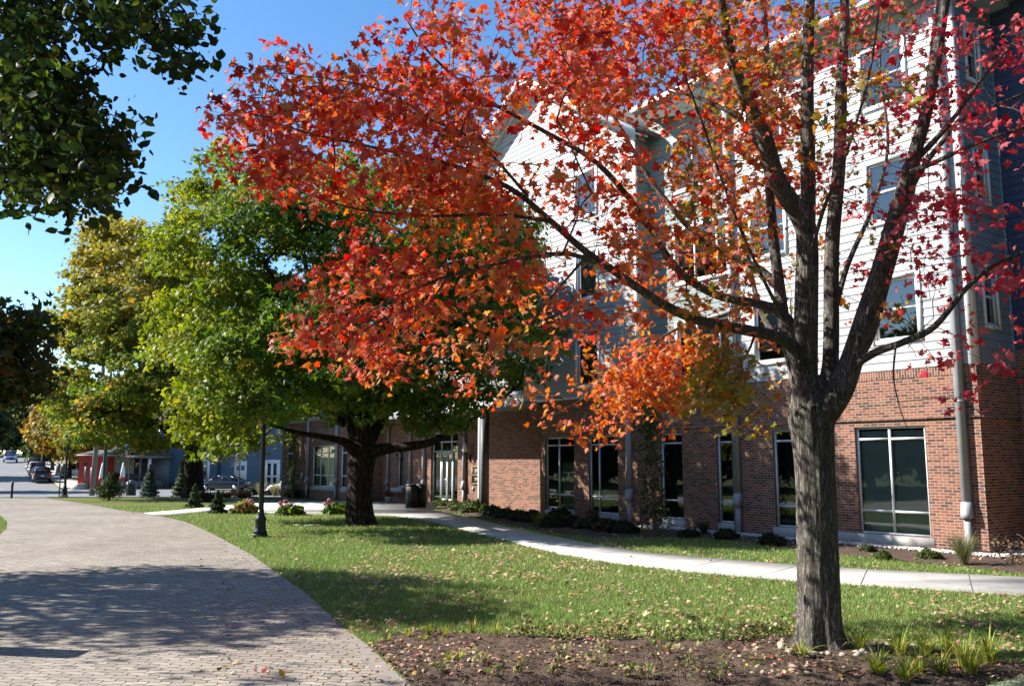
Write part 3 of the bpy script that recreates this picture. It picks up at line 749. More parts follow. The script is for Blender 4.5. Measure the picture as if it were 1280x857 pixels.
for s0, s1 in ((a + .07, -25.65), (-24.55, b - .07)): mb.quad(PORCH(s0, .05, -.15), PORCH(s1, .05, -.15), PORCH(s1, 2.45, -.15), PORCH(s0, 2.45, -.15))
mb.build('sidelight', M_GLASS, bld)
mb = MB(); mb.quad(PORCH(a - .8, 0, -1.6), PORCH(b + .8, 0, -1.6), PORCH(b + .8, 3.5, -1.6), PORCH(a - .8, 3.5, -1.6)); mb.build('lobby_dark_sheet', M_UNLIT, bld)  # near-black sheet painted as the unlit lobby
# utility boxes on the brick
mb = MB(); fbox(mb, PORCH, -17.0, -16.84, 1.0, 1.16, 0, .05); fbox(mb, PORCH, -22.75, -22.63, .75, .9, 0, .05); fbox(mb, FRONT, -37.9, -37.7, 1.0, 1.35, 0, .06); mb.build('outlet_box', M_GREY, bld)

# wall lanterns, notice board, flower box
def wall_lantern(f, s, label):
    p = f(s, 0, 0); e = empty('wall_lantern', bl(p[0], p[1]), BROT, label, 'lantern', 'lanterns on the porch wall')
    q = lambda z, o, ds=0: (ds, -o, z)
    mb = MB(); mb.box(-.06, .06, -.03, 0, 2.0, 2.35); mb.tube([q(2.12, .02), q(2.12, .2), q(2.2, .3), q(2.34, .3)], .022, 8); mb.lathe([(.03, 2.30), (.07, 2.34), (.10, 2.36), (.10, 2.40), (.05, 2.41)], (0, -.3, 0), 12)
    mb.build('bracket', M_BLACK, e)
    mb = MB(); mb.lathe([(.07, 2.41), (.125, 2.50), (.13, 2.60), (.10, 2.72), (.05, 2.80), (.012, 2.84)], (0, -.3, 0), 16); mb.build('globe', M_GLOBE, e, smooth=True)
wall_lantern(PORCH, -22.95, 'black wall lantern with frosted globe above the brass framed board right of the doors')
wall_lantern(PORCH, -29.15, 'black wall lantern with frosted globe beside the narrow window left of the doors')
p = PORCH(-22.35, 0); e = empty('notice_board', bl(p[0], p[1]), BROT, 'brass framed notice board on the porch brick beside the column', 'notice board')
mb = MB()
for x0, x1, z0, z1 in ((-.42, -.36, 1.02, 1.82), (.36, .42, 1.02, 1.82), (-.36, .36, 1.02, 1.08), (-.36, .36, 1.76, 1.82), (-.36, .36, 1.39, 1.45)): mb.box(x0, x1, -.06, 0, z0, z1)
mb.build('frame', M_BRONZE, e)
mb = MB(); mb.box(-.36, .36, -.03, -.004, 1.08, 1.76); mb.build('panel', M_BLACKP, e)
for z0, z1 in ((1.5, 1.68), (1.16, 1.32)):
    mb = MB(); mb.box(-.2, .2, -.036, -.031, z0, z1); mb.build('plate', M_WOOD, e)
p = PORCH(-29.25, 0); e = empty('flower_box', bl(p[0], p[1]), BROT, 'pale flower box under the narrow window left of the entrance', 'flower box')
mb = MB(); mb.prism([(-.5, -.05, .42), (-.5, -.30, .46), (-.5, -.34, .70), (-.5, -.05, .70)], (1.0, 0, 0)); mb.build('box', M_STONE, e)
def wx(px, D, z): p = at(px, 574, D); return np.array((p[0], D, zt(D) + z))
# ================================================================== FOLIAGE TOOLS
def rotmats(nrm, spin):
    """orthonormal frames whose z is nrm, spun about it"""
    nrm = nrm / (np.linalg.norm(nrm, axis=1, keepdims=True) + 1e-9)
    ref = np.where(np.abs(nrm[:, 2:3]) < .9, np.array([[0, 0, 1.]]), np.array([[1., 0, 0]]))
    a = np.cross(ref, nrm); a /= np.linalg.norm(a, axis=1, keepdims=True); b = np.cross(nrm, a)
    c, s = np.cos(spin)[:, None], np.sin(spin)[:, None]
    return np.stack([a * c + b * s, -a * s + b * c, nrm], 2)

def maple_shape():
    half = [(.0, .03), (.08, .02), (.30, -.12), (.23, .11), (.38, .19), (.58, .38), (.36, .40), (.20, .45), (.31, .72), (.13, .72), (.0, 1.05)]
    pts = [(x, y) for x, y in half] + [(-x, y) for x, y in half[-2:0:-1]]
    c = (0, .36); V = [(c[0], c[1], 0.0)] + [(x, y, -.28 * abs(x) ** 1.3 - .10 * y * y) for x, y in pts]
    n = len(pts); F = [(0, 1 + i, 1 + (i + 1) % n) for i in range(n)]
    return np.array(V), np.array(F)
def simple_leaf(w=.34):
    V = np.array([(0, 0, 0), (w, .3, -.07), (w * .85, .62, -.09), (0, 1, -.12), (-w * .85, .62, -.09), (-w, .3, -.07), (0, .4, .0)])
    F = np.array([(6, 0, 1), (6, 1, 2), (6, 2, 3), (6, 3, 4), (6, 4, 5), (6, 5, 0)])
    return V, F
def clump_leaf():
    """three crossing lobes: one leaf cluster of a distant tree"""
    V = np.array([(0, 0, 0), (.5, .25, -.12), (.22, .42, 0), (.34, .85, -.15), (0, .66, .02), (-.34, .85, -.15), (-.22, .42, 0), (-.5, .25, -.12)])
    F = np.array([(0, 1, 2), (2, 3, 4), (4, 5, 6), (6, 7, 0), (0, 2, 4), (0, 4, 6)])
    return V, F
MAPLE, LEAF6, CLUMP = maple_shape(), simple_leaf(), clump_leaf()

def leaves_mesh(name, P, size, nrm, col, mat, shape, parent=None, spin=None):
    n = len(P); bv, bf = shape; k = len(bv)
    Rm = rotmats(nrm, rng.uniform(0, 6.283, n) if spin is None else spin)
    size = np.broadcast_to(size, (n,))
    curl = rng.uniform(.2, 2.8, n)
    B = np.broadcast_to(bv, (n, k, 3)).copy(); B[:, :, 2] *= curl[:, None]; B[:, :, 0] *= rng.uniform(.8, 1.1, n)[:, None]
    V = P[:, None, :] + np.einsum('nij,nkj->nki', Rm, B) * size[:, None, None]
    F = (bf[None] + (np.arange(n) * k)[:, None, None]).reshape(-1, bf.shape[1])
    return mesh_np(name, V.reshape(-1, 3), [F], mat, parent, col=np.repeat(np.clip(col, 0, 1), k, axis=0))

class Skeleton:
    def __init__(s): s.P = []; s.par = []; s.r = []; s.tubes = []
    def limb(s, P, r, k=10, rough=0.0):
        """polyline with radii, resampled; a thick limb"""
        A = spline(np.column_stack([np.asarray(P, float), np.asarray(r, float)]), 5)
        base = len(s.P)
        for i, a in enumerate(A): s.P.append(a[:3]); s.par.append(base + i - 1 if i else -1); s.r.append(a[3])
        s.tubes.append((A[:, :3], np.maximum(A[:, 3], .003), k, rough))
    def grow(s, T, rtip=.0035, pw=.42, rmax=.05, droop=.12, step=.35, k=5, rscale=1.0):
        T = np.asarray(T); base = np.array(s.P)
        d0 = np.array([np.min(((base - t) ** 2).sum(1)) for t in T]); order = np.argsort(d0)
        cap = len(base) + 14 * len(T) + 10
        PP = np.zeros((cap, 3)); PP[:len(base)] = base; n = len(base); nb = n
        par = list(s.par); chains = []
        for i in order:
            t = T[i]; D = ((PP[:n] - t) ** 2).sum(1)
            # prefer joints that lie below the twig so that shoots rise outwards
            D = D * (1 + .5 * np.clip((PP[:n, 2] - t[2]), 0, 1))
            j = int(np.argmin(D)); a = PP[j]; Ln = np.linalg.norm(t - a)
            m = int(min(12, max(2, round(Ln / step))))
            u = np.linspace(0, 1, m + 1)[1:]
            q = a + (t - a) * u[:, None]; q[:, 2] += Ln * droop * np.sin(u * math.pi)
            q[:-1] += rng.normal(0, .045 * Ln, (m, 3))[:-1] * np.minimum(1, u[:-1, None] * 2)
            ids = [j]
            for w in q: PP[n] = w; par.append(ids[-1]); ids.append(n); n += 1
            chains.append(ids)
        cnt = np.zeros(n)
        for ids in chains: cnt[ids[-1]] += 1
        for i in range(n - 1, -1, -1):
            if i >= nb and par[i] >= 0: cnt[par[i]] += cnt[i]
        rad = np.minimum(rtip * np.maximum(cnt, 1) ** pw * rscale, rmax); rad[:nb] = s.r
        for ids in chains:
            P = PP[ids]; r = rad[ids].copy(); r[0] = min(r[0], r[1] * 1.25)
            s.tubes.append((P, r, k if r[1] > .012 else 4, 0))
        s.P = list(PP[:n]); s.par = par; s.r = list(rad)
    def build(s, name, mat, parent, rough=None):
        Vs = []; Fs = []; n = 0
        for P, r, k, rg in s.tubes:
            V, F = tube_arrays(P, r, k, False)
            if rg:
                c = np.repeat(P, k, axis=0); d = V - c
                f = np.array([1 + rg * mnoise.fractal(Vector((v[0] * 9, v[1] * 9, v[2] * 2.2)), 1, 2, 4) for v in V]); V = c + d * f[:, None]
            Vs.append(V); Fs.append(np.array(F) + n); n += len(V)
        return mesh_np(name, np.vstack(Vs), [np.vstack(Fs)], mat, parent, smooth=True)

def pick(cols, w, n, jit=.12):
    c = np.array(cols)[rng.choice(len(cols), n, p=np.array(w) / sum(w))]
    return c * rng.uniform(1 - jit * 2, 1 + jit, (n, 1)) * rng.uniform(1 - jit, 1 + jit, (n, 3))

# ================================================================== THE RED MAPLE
B0 = G0(1025, 812)
rm = empty('maple_tree', B0, 0, 'large red and orange maple with grey forked trunk standing in the front mulch bed', 'tree', 'big maples on the lawn')
D0 = B0[1]
def W(px, py, dd=0.0): return at(px, py, D0 + dd) - B0
sk = Skeleton()
# trunk with a flared foot, finely ringed so that the bark can be furrowed
tp = [(1026, 818, 0, .40), (1026, 806, 0, .335), (1025, 785, 0, .285), (1024, 740, 0, .262), (1023, 700, 0, .252), (1021, 640, 0, .245), (1019, 590, 0, .247), (1016, 550, 0, .26), (1014, 522, 0, .285), (1014, 500, .02, .25), (1010, 470, .02, .17)]
A = spline(np.array([[*W(x, y, d), r * .87] for x, y, d, r in tp]), 14)
sk.tubes.append((A[:, :3], A[:, 3], 72, .0))
for i, a in enumerate(A): sk.P.append(a[:3]); sk.par.append(i - 1); sk.r.append(a[3])
limbs = [
 # upright stems
 ([(1008, 530, 0, .20), (1006, 480, -.05, .17), (1007, 430, -.1, .155), (1008, 370, -.12, .15), (1009, 308, -.15, .14), (1004, 277, -.2, .135), (972, 226, -.35, .115), (955, 169, -.5, .10), (937, 133, -.6, .085), (916, 77, -.8, .07), (901, 0, -1.1, .055), (885, -110, -1.4, .035), (880, -190, -1.5, .015)], 16),
 ([(1008, 300, -.15, .11), (1010, 257, -.1, .10), (1010, 190, -.1, .095), (1009, 103, -.1, .085), (1012, 0, -.2, .07), (1020, -120, -.2, .045), (1015, -240, -.3, .02)], 14),
 ([(1022, 520, .1, .17), (1036, 470, .2, .115), (1039, 420, .3, .105), (1040, 308, .4, .10), (1049, 205, .5, .09), (1052, 100, .6, .08), (1056, 0, .7, .065), (1050, -130, .8, .04), (1062, -230, .9, .02)], 14),
 ([(1022, 525, -.05, .20), (1048, 490, -.15, .175), (1064, 452, -.2, .145), (1080, 400, -.25, .125), (1101, 334, -.3, .11), (1117, 277, -.35, .10), (1134, 221, -.4, .09), (1158, 139, -.5, .078), (1178, 26, -.6, .06), (1195, -80, -.6, .045), (1200, -190, -.7, .02)], 16),
 ([(1006, 500, .1, .15), (992, 450, .25, .105), (983, 420, .4, .09), (973, 350, .6, .08), (967, 300, .7, .075), (962, 240, .8, .065), (956, 150, .9, .055), (958, 60, 1.0, .045), (950, -40, 1.1, .03), (940, -150, 1.2, .012)], 12),
 ([(1060, 455, .0, .12), (1085, 420, .35, .09), (1107, 350, .6, .075), (1130, 270, .9, .06), (1147, 200, 1.1, .05), (1160, 110, 1.3, .04), (1170, 10, 1.5, .028), (1175, -80, 1.6, .012)], 12),
 # long limbs reaching left over the lawn
 ([(1003, 470, -.1, .12), (992, 437, -.2, .088), (972, 421, -.35, .078), (930, 412, -.55, .07), (880, 402, -.8, .063), (850, 391, -.95, .058), (817, 373, -1.05, .054), (765, 337, -1.2, .048), (729, 312, -1.3, .042), (688, 276, -1.4, .036), (637, 235, -1.5, .03), (560, 205, -1.6, .024), (470, 185, -1.6, .018), (380, 165, -1.7, .012), (300, 138, -1.7, .005)], 10),
 ([(1001, 425, .1, .10), (975, 390, .1, .07), (944, 379, .05, .062), (894, 368, 0, .055), (847, 337, -.1, .05), (806, 276, -.2, .045), (780, 240, -.3, .04), (740, 199, -.4, .034), (678, 163, -.5, .028), (600, 120, -.6, .022), (540, 70, -.7, .016), (505, 20, -.8, .008)], 10),
 ([(975, 360, .6, .07), (950, 337, .75, .058), (920, 322, .85, .052), (878, 301, 1.0, .046), (832, 250, 1.1, .04), (806, 214, 1.2, .034), (770, 150, 1.3, .028), (735, 95, 1.4, .022), (700, 40, 1.5, .016), (690, -40, 1.6, .008)], 10),
 ([(765, 337, -1.2, .034), (714, 318, -1.5, .028), (660, 322, -1.8, .022), (600, 335, -2.0, .018), (540, 352, -2.1, .014), (470, 385, -2.2, .010), (410, 420, -2.2, .005)], 8),
 ([(688, 276, -1.4, .028), (620, 268, -1.6, .022), (540, 270, -1.8, .017), (450, 262, -2.0, .012), (375, 240, -2.1, .005)], 8),
 ([(946, 372, 1.3, .034), (910, 392, 1.6, .03), (860, 405, 1.9, .026), (830, 420, 2.0, .02), (805, 438, 2.05, .016), (770, 468, 2.1, .012), (725, 500, 2.1, .008), (690, 520, 2.1, .004)], 7),
 ([(805, 438, 2.05, .013), (820, 470, 2.1, .009), (845, 495, 2.1, .004)], 6),
 ([(945, 414, -.5, .022), (935, 440, -.8, .015), (915, 470, -1.0, .010), (900, 500, -1.1, .004)], 6),
 ([(960, 200, -.4, .045), (925, 150, .0, .036), (880, 125, .3, .03), (840, 110, .5, .024), (780, 70, .8, .016), (745, 20, 1.0, .008)], 8),
 ([(975, 430, .3, .05), (948, 380, 1.2, .04), (928, 290, 1.8, .034), (905, 210, 2.2, .028), (870, 140, 2.6, .02), (830, 60, 3.0, .012), (805, -20, 3.2, .006)], 8),
 ([(660, 245, -1.5, .02), (600, 180, -1.9, .016), (540, 150, -2.2, .012), (470, 110, -2.4, .008), (345, 90, -2.5, .004)], 7),
 ([(560, 347, -2.1, .013), (520, 400, -2.3, .010), (480, 430, -2.4, .007), (430, 470, -2.4, .004)], 6),
 ([(735, 318, -1.3, .018), (690, 370, -1.1, .012), (650, 420, -1.0, .009), (605, 470, -1.0, .004)], 6),
 # right-hand limbs
 ([(1068, 455, -.25, .06), (1095, 440, -.5, .05), (1130, 427, -.7, .044), (1168, 408, -.9, .038), (1209, 359, -1.1, .03), (1245, 330, -1.2, .025), (1290, 312, -1.3, .02), (1370, 290, -1.4, .008)], 9),
 ([(1117, 280, -.35, .05), (1150, 215, -.1, .04), (1180, 175, 0, .034), (1203, 150, .1, .03), (1280, 117, .3, .022), (1370, 70, .5, .008)], 9),
 ([(1145, 200, -.4, .045), (1178, 165, -.6, .036), (1205, 130, -.7, .028), (1230, 95, -.8, .022), (1262, 60, -.9, .016), (1300, 20, -1, .007)], 8),
 ([(1140, 215, -.5, .04), (1175, 200, -.9, .03), (1220, 180, -1.1, .024), (1280, 160, -1.3, .018), (1350, 150, -1.5, .007)], 8),
 ([(1120, 427, -.7, .016), (1117, 470, -.9, .01), (1125, 510, -1.0, .007), (1138, 545, -1.05, .003)], 6),
 ([(1040, 400, .3, .05), (1060, 330, 1.0, .04), (1090, 260, 1.7, .032), (1110, 180, 2.2, .025), (1100, 80, 2.6, .016), (1110, -10, 3.0, .008)], 8),
 ([(1010, 330, -.15, .03), (1030, 260, -.5, .024), (1055, 200, -.7, .02), (1085, 100, -1.0, .015), (1100, 0, -1.2, .012), (1110, -90, -1.3, .006)], 7),
 ([(980, 400, -.1, .025), (945, 330, -.5, .021), (915, 260, -.8, .018), (880, 160, -1.1, .014), (845, 60, -1.4, .010), (830, -30, -1.5, .005)], 7),
]
for pts, k in limbs:
    sk.limb([W(x, y, d) for x, y, d, r in pts], [r * .88 for x, y, d, r in pts], k)
# leaf density surveyed over the crown, 0.37 m cells; a digit per cell (rows from 360 px above the frame edge downwards)
rows = {
 -360: "00000000000000000000012233333333333320000",
 -320: "00000000000000000000233444444444444443000",
 -280: "00000000000000000123455555555555555554300",
 -240: "00000000000000012345555555555555555554430",
 -200: "00000000000000234555666666655555555555443",
 -160: "00000000000001245666777766666555555555544",
 -120: "00000000000012456677888877666665555555544",
 -80:  "00000000000024566788888887776655555555544",
 -40:  "00000000000035667888888887776555555665444",
 0:    "0000000000004864899799988886445583223332",
 40:   "0000000023024686799689998884433722233332",
 80:   "00000002676899987999779988874432641233332",
 120:  "00000007889999965587767998763443754433320",
 160:  "00000003888889934578778998754544655433200",
 200:  "00000000676678854877678887545364422220000",
 240:  "00000000044567885567788887545664310000000",
 280:  "00000000004567774466678864356555410000000",
 320:  "00000000056666666557677761234444200000000",
 360:  "00000000056765545655566550124443200000000",
 400:  "00000000057875343334664300014211100000000",
 440:  "00000000004752151222989520000320000000000",
 480:  "00000000001200512379999710300040000000000",
 520:  "00000000000000000285233200003000000000000"}
LP = []; LC = []; SPR = []
red = [(.67, .10, .07), (.70, .17, .10), (.50, .05, .045), (.71, .24, .13)]
orange = [(.70, .24, .085), (.68, .18, .075), (.70, .33, .11), (.58, .10, .05)]
crims = [(.68, .085, .10), (.72, .18, .18), (.56, .055, .07)]
olive = [(.30, .23, .05), (.44, .24, .06), (.22, .21, .045), (.50, .19, .05)]
yell = [(.46, .30, .05), (.30, .26, .05), (.48, .20, .05)]
for y0, rw in rows.items():
    for i, ch in enumerate(rw):
        c = int(ch)
        if not c: continue
        k = -math.log(1 - .104 * c) * (70 if i < 17 else 66)
        if y0 < 0: k *= .5
        nspr = max(1, rng.poisson(k / 13))
        for _ in range(nspr):
            px = i * 40 + rng.uniform(0, 40); py = y0 + rng.uniform(0, 40)
            f = np.clip((1000 - px) / 700, 0, 1); sp_ = 2.3 - 1.0 * f
            dd = np.clip(rng.normal(-.2 - 1.3 * f, sp_ * .62), -3.2, 3.4)
            if y0 >= 440 or (y0 == 400 and px > 640): dd = rng.normal(2.0 if px < 880 else -1.6, .35)
            if y0 >= 440: py -= 14
            if 940 < px < 1085 and py > 300: dd = abs(rng.normal(1.3, .5)) + .5
            if 860 < px < 1110 and py < 330 and rng.random() < .55: dd = abs(rng.normal(1.2, .7)) + .4
            if px > 1120: dd = np.clip(rng.normal(-.5, .8), -1.8, 1.5)
            p = W(px, py, dd); nv = mnoise.noise(Vector((p[0] * 1.9, p[1] * 1.4, p[2] * 2.6)))
            if nv < -.12 and c < 9 and i > 9 and rng.random() < .8: continue
            if px > 1120 and nv < .05 and rng.random() < .7: continue
            SPR.append(p); m = max(4, int(rng.normal(13, 3) * (1.35 if nv > .15 else 1)))
            q = p + rng.normal(0, 1, (m, 3)).clip(-1.7, 1.7) * np.array((.15, .15, .08)); q[:, 2] -= .2 * ((q - p)[:, :2] ** 2).sum(1) / .2; LP.append(q)
            if px > 1130: pal, w = crims, (5, 4, 2)
            elif px > 1030: pal, w = (olive + crims[:2], (3, 3, 3, 2, 1.2, 1.2)) if rng.random() < .62 else (crims, (4, 4, 2))
            elif py > 440 and px > 870: pal, w = yell, (4, 4, 3)
            elif px < 520: pal, w = (red, (5, 4, 3, 1.6)) if rng.random() < .85 else (orange, (3, 3, 1, 2))
            else:
                o_ = np.clip(.08 + (py - 120) / 500 + (px - 520) / 1100, .15, .95)
                pal, w = (orange, (4, 3, 2, 2)) if rng.random() < o_ else (red, (4, 4, 2, 3))
                if 840 < px < 1030 and rng.random() < .38: pal, w = olive, (2, 3, 2, 3)
            tint = rng.uniform(.82, 1.15)
            LC.append(pick(pal, w, m) * tint)
sprs = np.array(SPR); P = np.vstack(LP); Cc = np.vstack(LC)
sk.grow(sprs[rng.permutation(len(sprs))], rtip=.0028, pw=.38, rmax=.028, droop=.06, step=.3)
sk.grow(P[rng.permutation(len(P))[:len(P) // 7]], rtip=.0014, pw=.3, rmax=.006, droop=.0, step=.12, k=4)
# bare grey shoots on the thin right side
bare = np.array([W(rng.uniform(1120, 1330), rng.uniform(20, 450), rng.normal(-.6, .7)) for _ in range(95)] + [W(rng.uniform(900, 1140), rng.uniform(0, 260), rng.normal(-.3, .9)) for _ in range(70)])
sk.grow(bare, rtip=.0032, pw=.42, rmax=.02, droop=.02, step=.22)
# furrow the main trunk
Pt, rt, kt, _ = sk.tubes[0]
V, F = tube_arrays(Pt, rt, kt, False); c = np.repeat(Pt, kt, axis=0); d = V - c
ang = np.tile(np.arange(kt) * 2 * math.pi / kt, len(Pt)); zz = c[:, 2]
fur = np.array([mnoise.fractal(Vector((math.cos(a) * 4.2, math.sin(a) * 4.2, z * 1.1)), 1.0, 2.1, 3) for a, z in zip(ang, zz)])
big = np.array([mnoise.noise(Vector((math.cos(a) * 1.3, math.sin(a) * 1.3, z * .9 + 4))) for a, z in zip(ang, zz)])
root = np.exp(-np.clip(zz, 0, 9) / .22) * .16 * np.cos(ang * 5 + 1.0)
V = c + d * (1 + .055 * fur * 1.4 + .06 * big + root)[:, None]
sk.tubes = sk.tubes[1:]
o = sk.build('branches', M_BARK, rm)
tr = mesh_np('trunk', V, [np.array(F)], M_BARK, rm, smooth=True)
# knots and a pruned stub on the trunk
for px, py, r in ((997, 457, .06), (1009, 512, .04)):
    mb = MB(); p = W(px, py); ctr = p + np.array((.0, -.20, 0)); ring = [ctr + np.array((math.cos(a) * r, -.03, math.sin(a) * r)) for a in np.linspace(0, 6.283, 13)]
    mb.tube(ring, r * .32, 6, False); mb.tube([ctr + np.array((0, .1, 0)), ctr + np.array((0, -.015, 0))], r * .8, 10)
    mb.build('knot', M_BARK, rm, smooth=True)
nr = rng.normal(0, .75, P.shape) + np.array((-.25, -.35, .55)); sz = rng.normal(.086, .021, len(P)).clip(.035, .14)
leaves_mesh('crown', P, sz, nr, Cc, M_LEAF, MAPLE, rm)
print('red leaves', len(P), 'sprays', len(sprs))

# ================================================================== GENERIC BROADLEAF TREES
def broadleaf(name, base, trunk, limbs, crown_pts, leaf_n, leaf_s, pal, w, label, cat='tree', group=None, bark=None, grow_n=350, spread=.45, rtip=.006, rmax=.09, clump=22, shape=None, mat=None, tint=None, k=12, up=.6, twig=True):
    t = empty(name, base, 0, label, cat, group); base = np.asarray(base, float)
    s = Skeleton(); s.limb([np.array(p[:3]) - base for p in trunk], [p[3] for p in trunk], k * 2, .05)
    for l in limbs: s.limb([np.array(p[:3]) - base for p in l], [p[3] for p in l], k, .04)
    cp = crown_pts - base; n = len(cp)
    s.grow(cp[rng.permutation(n)[:grow_n]], rtip=rtip, rmax=rmax, droop=.08, step=.8)
    s.build('trunk', bark or M_BARK2, t)
    m = leaf_n // n; P = np.repeat(cp, m, axis=0) + rng.normal(0, 1, (n * m, 3)) * np.array((spread, spread, spread * .55))
    tc = pick(pal, w, n, .1)
    if tint is not None: tc = tint(cp, tc)
    Cl = np.repeat(tc, m, axis=0) * rng.uniform(.8, 1.2, (n * m, 1))
    nrm = rng.normal(0, .7, P.shape) + np.array((0, 0, up)); ctr = cp.mean(0); o_ = P - ctr; o_ /= np.linalg.norm(o_, axis=1, keepdims=True); nrm += o_ * .5
    leaves_mesh('crown', P, rng.normal(leaf_s, leaf_s * .28, n * m).clip(leaf_s * .4), nrm, Cl, mat or M_LEAFG, shape or CLUMP, t)
    return t

def crown_from_outline(poly, D, thick, n, seed=0, boughs=85, br=(1.25, 1.25, .62), zmin=.0):
    """boughs (flattened, drooping leaf masses) spread through a crown volume whose silhouette was surveyed, with gaps between"""
    poly = np.array(poly, float); x0, y0 = poly.min(0); x1, y1 = poly.max(0); cs = []; sz = []
    E = spline(np.vstack([poly, poly[:1]]), 6); mpp = D / FL; tries = 0
    while len(cs) < boughs and tries < 60000:
        tries += 1
        px, py = rng.uniform(x0, x1), rng.uniform(y0, y1)
        if not inpoly(np.array([px]), np.array([py]), poly)[0]: continue
        dist = np.sqrt(((E - (px, py)) ** 2).sum(1).min())
        k = rng.uniform(.6, 1.25)
        if dist * mpp < br[0] * k * .55: 
            k = dist * mpp / (br[0] * .55)
            if k < .32: continue
        h = min(1, dist / (.40 * min(x1 - x0, y1 - y0))); hmax = thick * math.sqrt(1 - (1 - h) ** 2)
        u = rng.uniform(-1, 1); u = math.copysign(abs(u) ** .42, u)
        p = at(px, py, D + hmax * u)
        if p[2] < zmin: continue
        if cs:
            q = (np.array(cs) - p) / np.array(br); q = np.sqrt((q ** 2).sum(1))
            if q.min() < .62 * min(1, .45 + tries * -.000004 + .55): continue
        cs.append(p); sz.append(k)
    cs = np.array(cs); sz = np.array(sz); w = sz ** 2 / (sz ** 2).sum(); ids = rng.choice(len(cs), n, p=w); out = []
    v = rng.normal(0, 1, (n, 3)); v /= np.linalg.norm(v, axis=1, keepdims=True)
    v[:, 2] = np.where(v[:, 2] < -.25, -v[:, 2] * .6, v[:, 2])          # leaves sit on the upper, outer side
    lump = np.array([1 + .55 * mnoise.noise(Vector(q * 1.6 + cs[i])) for q, i in zip(v, ids)])
    off = v * (rng.uniform(.35, 1.0, (n, 1)) ** .5) * lump[:, None] * np.array(br) * sz[ids][:, None]
    off[:, 2] -= .22 * np.hypot(off[:, 0], off[:, 1]) ** 1.5             # tips hang
    return cs[ids] + off

def ball(c, r, n, hole=-.1):
    out = []
    while len(out) < n:
        v = rng.normal(0, 1, 3); v /= np.linalg.norm(v); p = np.array(c) + v * rng.uniform(.35, 1) ** .5 * np.array(r)
        if mnoise.noise(Vector(p * .9)) > hole: out.append(p)
    return np.array(out)
# ---- the big green maple in the middle of the lawn
gb = G0(451, 656); D1 = gb[1]; T1 = lambda x, y, d, r: (*at(x, y, D1 + d), r)
trunk = [T1(452, 662, 0, 0.656), T1(451, 652, 0, 0.508), T1(449, 635, 0, 0.435), T1(450, 605, 0, 0.402), T1(452, 580, 0, 0.426), T1(455, 562, 0, 0.403), T1(455, 545, 0, 0.302), T1(452, 520, 0, 0.216)]
limbs = [[T1(446, 566, -.1, 0.216), T1(430, 552, -.6, 0.144), T1(405, 546, -1.2, 0.101), T1(375, 541, -2, 0.072), T1(335, 530, -2.8, 0.036)],
 [T1(448, 560, 0, 0.245), T1(436, 520, .2, 0.187), T1(418, 490, .5, 0.158), T1(400, 430, .8, 0.122), T1(385, 350, 1, 0.086), T1(370, 250, 1.2, 0.043)],
 [T1(455, 558, .1, 0.245), T1(452, 500, .8, 0.202), T1(450, 420, 1, 0.144), T1(455, 320, 1, 0.094), T1(450, 230, 1, 0.043)],
 [T1(462, 565, 0, 0.245), T1(485, 560, -.3, 0.180), T1(515, 557, -.6, 0.144), T1(545, 550, -.8, 0.122), T1(575, 530, -1, 0.094), T1(610, 512, -1.2, 0.065), T1(650, 480, -1.4, 0.036)],
 [T1(460, 556, .2, 0.216), T1(480, 520, .8, 0.158), T1(520, 470, 1.5, 0.122), T1(560, 400, 2, 0.086), T1(600, 330, 2, 0.043)],
 [T1(430, 530, .2, 0.130), T1(400, 500, -.8, 0.101), T1(340, 450, -1.5, 0.072), T1(280, 400, -2, 0.043)],
 [T1(452, 520, .3, 0.144), T1(420, 460, -1.5, 0.108), T1(380, 400, -3, 0.072), T1(330, 330, -3.5, 0.043)],
 [T1(400, 430, .8, 0.094), T1(350, 360, 1.2, 0.065), T1(300, 270, 1.2, 0.036)],
 [T1(470, 520, .5, 0.130), T1(520, 500, -1.8, 0.086), T1(560, 480, -3, 0.050)]]
poly1 = [(193, 305), (205, 262), (228, 222), (262, 184), (295, 168), (335, 172), (400, 185), (470, 190), (540, 205), (600, 230), (640, 275), (672, 330), (694, 400), (700, 450), (672, 492), (640, 484), (610, 508), (575, 536), (540, 552), (505, 548), (470, 545), (440, 556), (400, 536), (372, 530), (345, 552), (322, 588), (300, 578), (275, 585), (250, 560), (225, 540), (205, 490), (205, 420), (190, 360)]
cp = np.vstack([crown_from_outline(poly1, D1, 5.4, 6400, 1, 175, (1.35, 1.35, .72)), np.array([at(rng.normal(318, 20), rng.normal(500, 14), 23.2 + rng.normal(0, .25)) for _ in range(70)]), ball((-2.8, 26.3, 8.5), (3.9, 3.5, 2.7), 900, -.2)])
gp = [(.078, .145, .020), (.135, .21, .03), (.22, .265, .04), (.34, .31, .05)]
def tint1(c, col):
    f = np.clip((c[:, 0] + 1.0) / -5.5, 0, 1)[:, None]                 # yellower and lighter by random amounts towards the left
    return col * (1 - f * .0) + f * rng.random((len(c), 1)) * np.array((.18, .13, .008))
broadleaf('maple_tree', gb, trunk, limbs, cp, 106000, .165, gp, (5, 5, 2.5, .6), 'broad green maple with a thick dark forked trunk in the middle of the lawn', group='big maples on the lawn', spread=.17, tint=tint1, grow_n=600, rtip=.007)

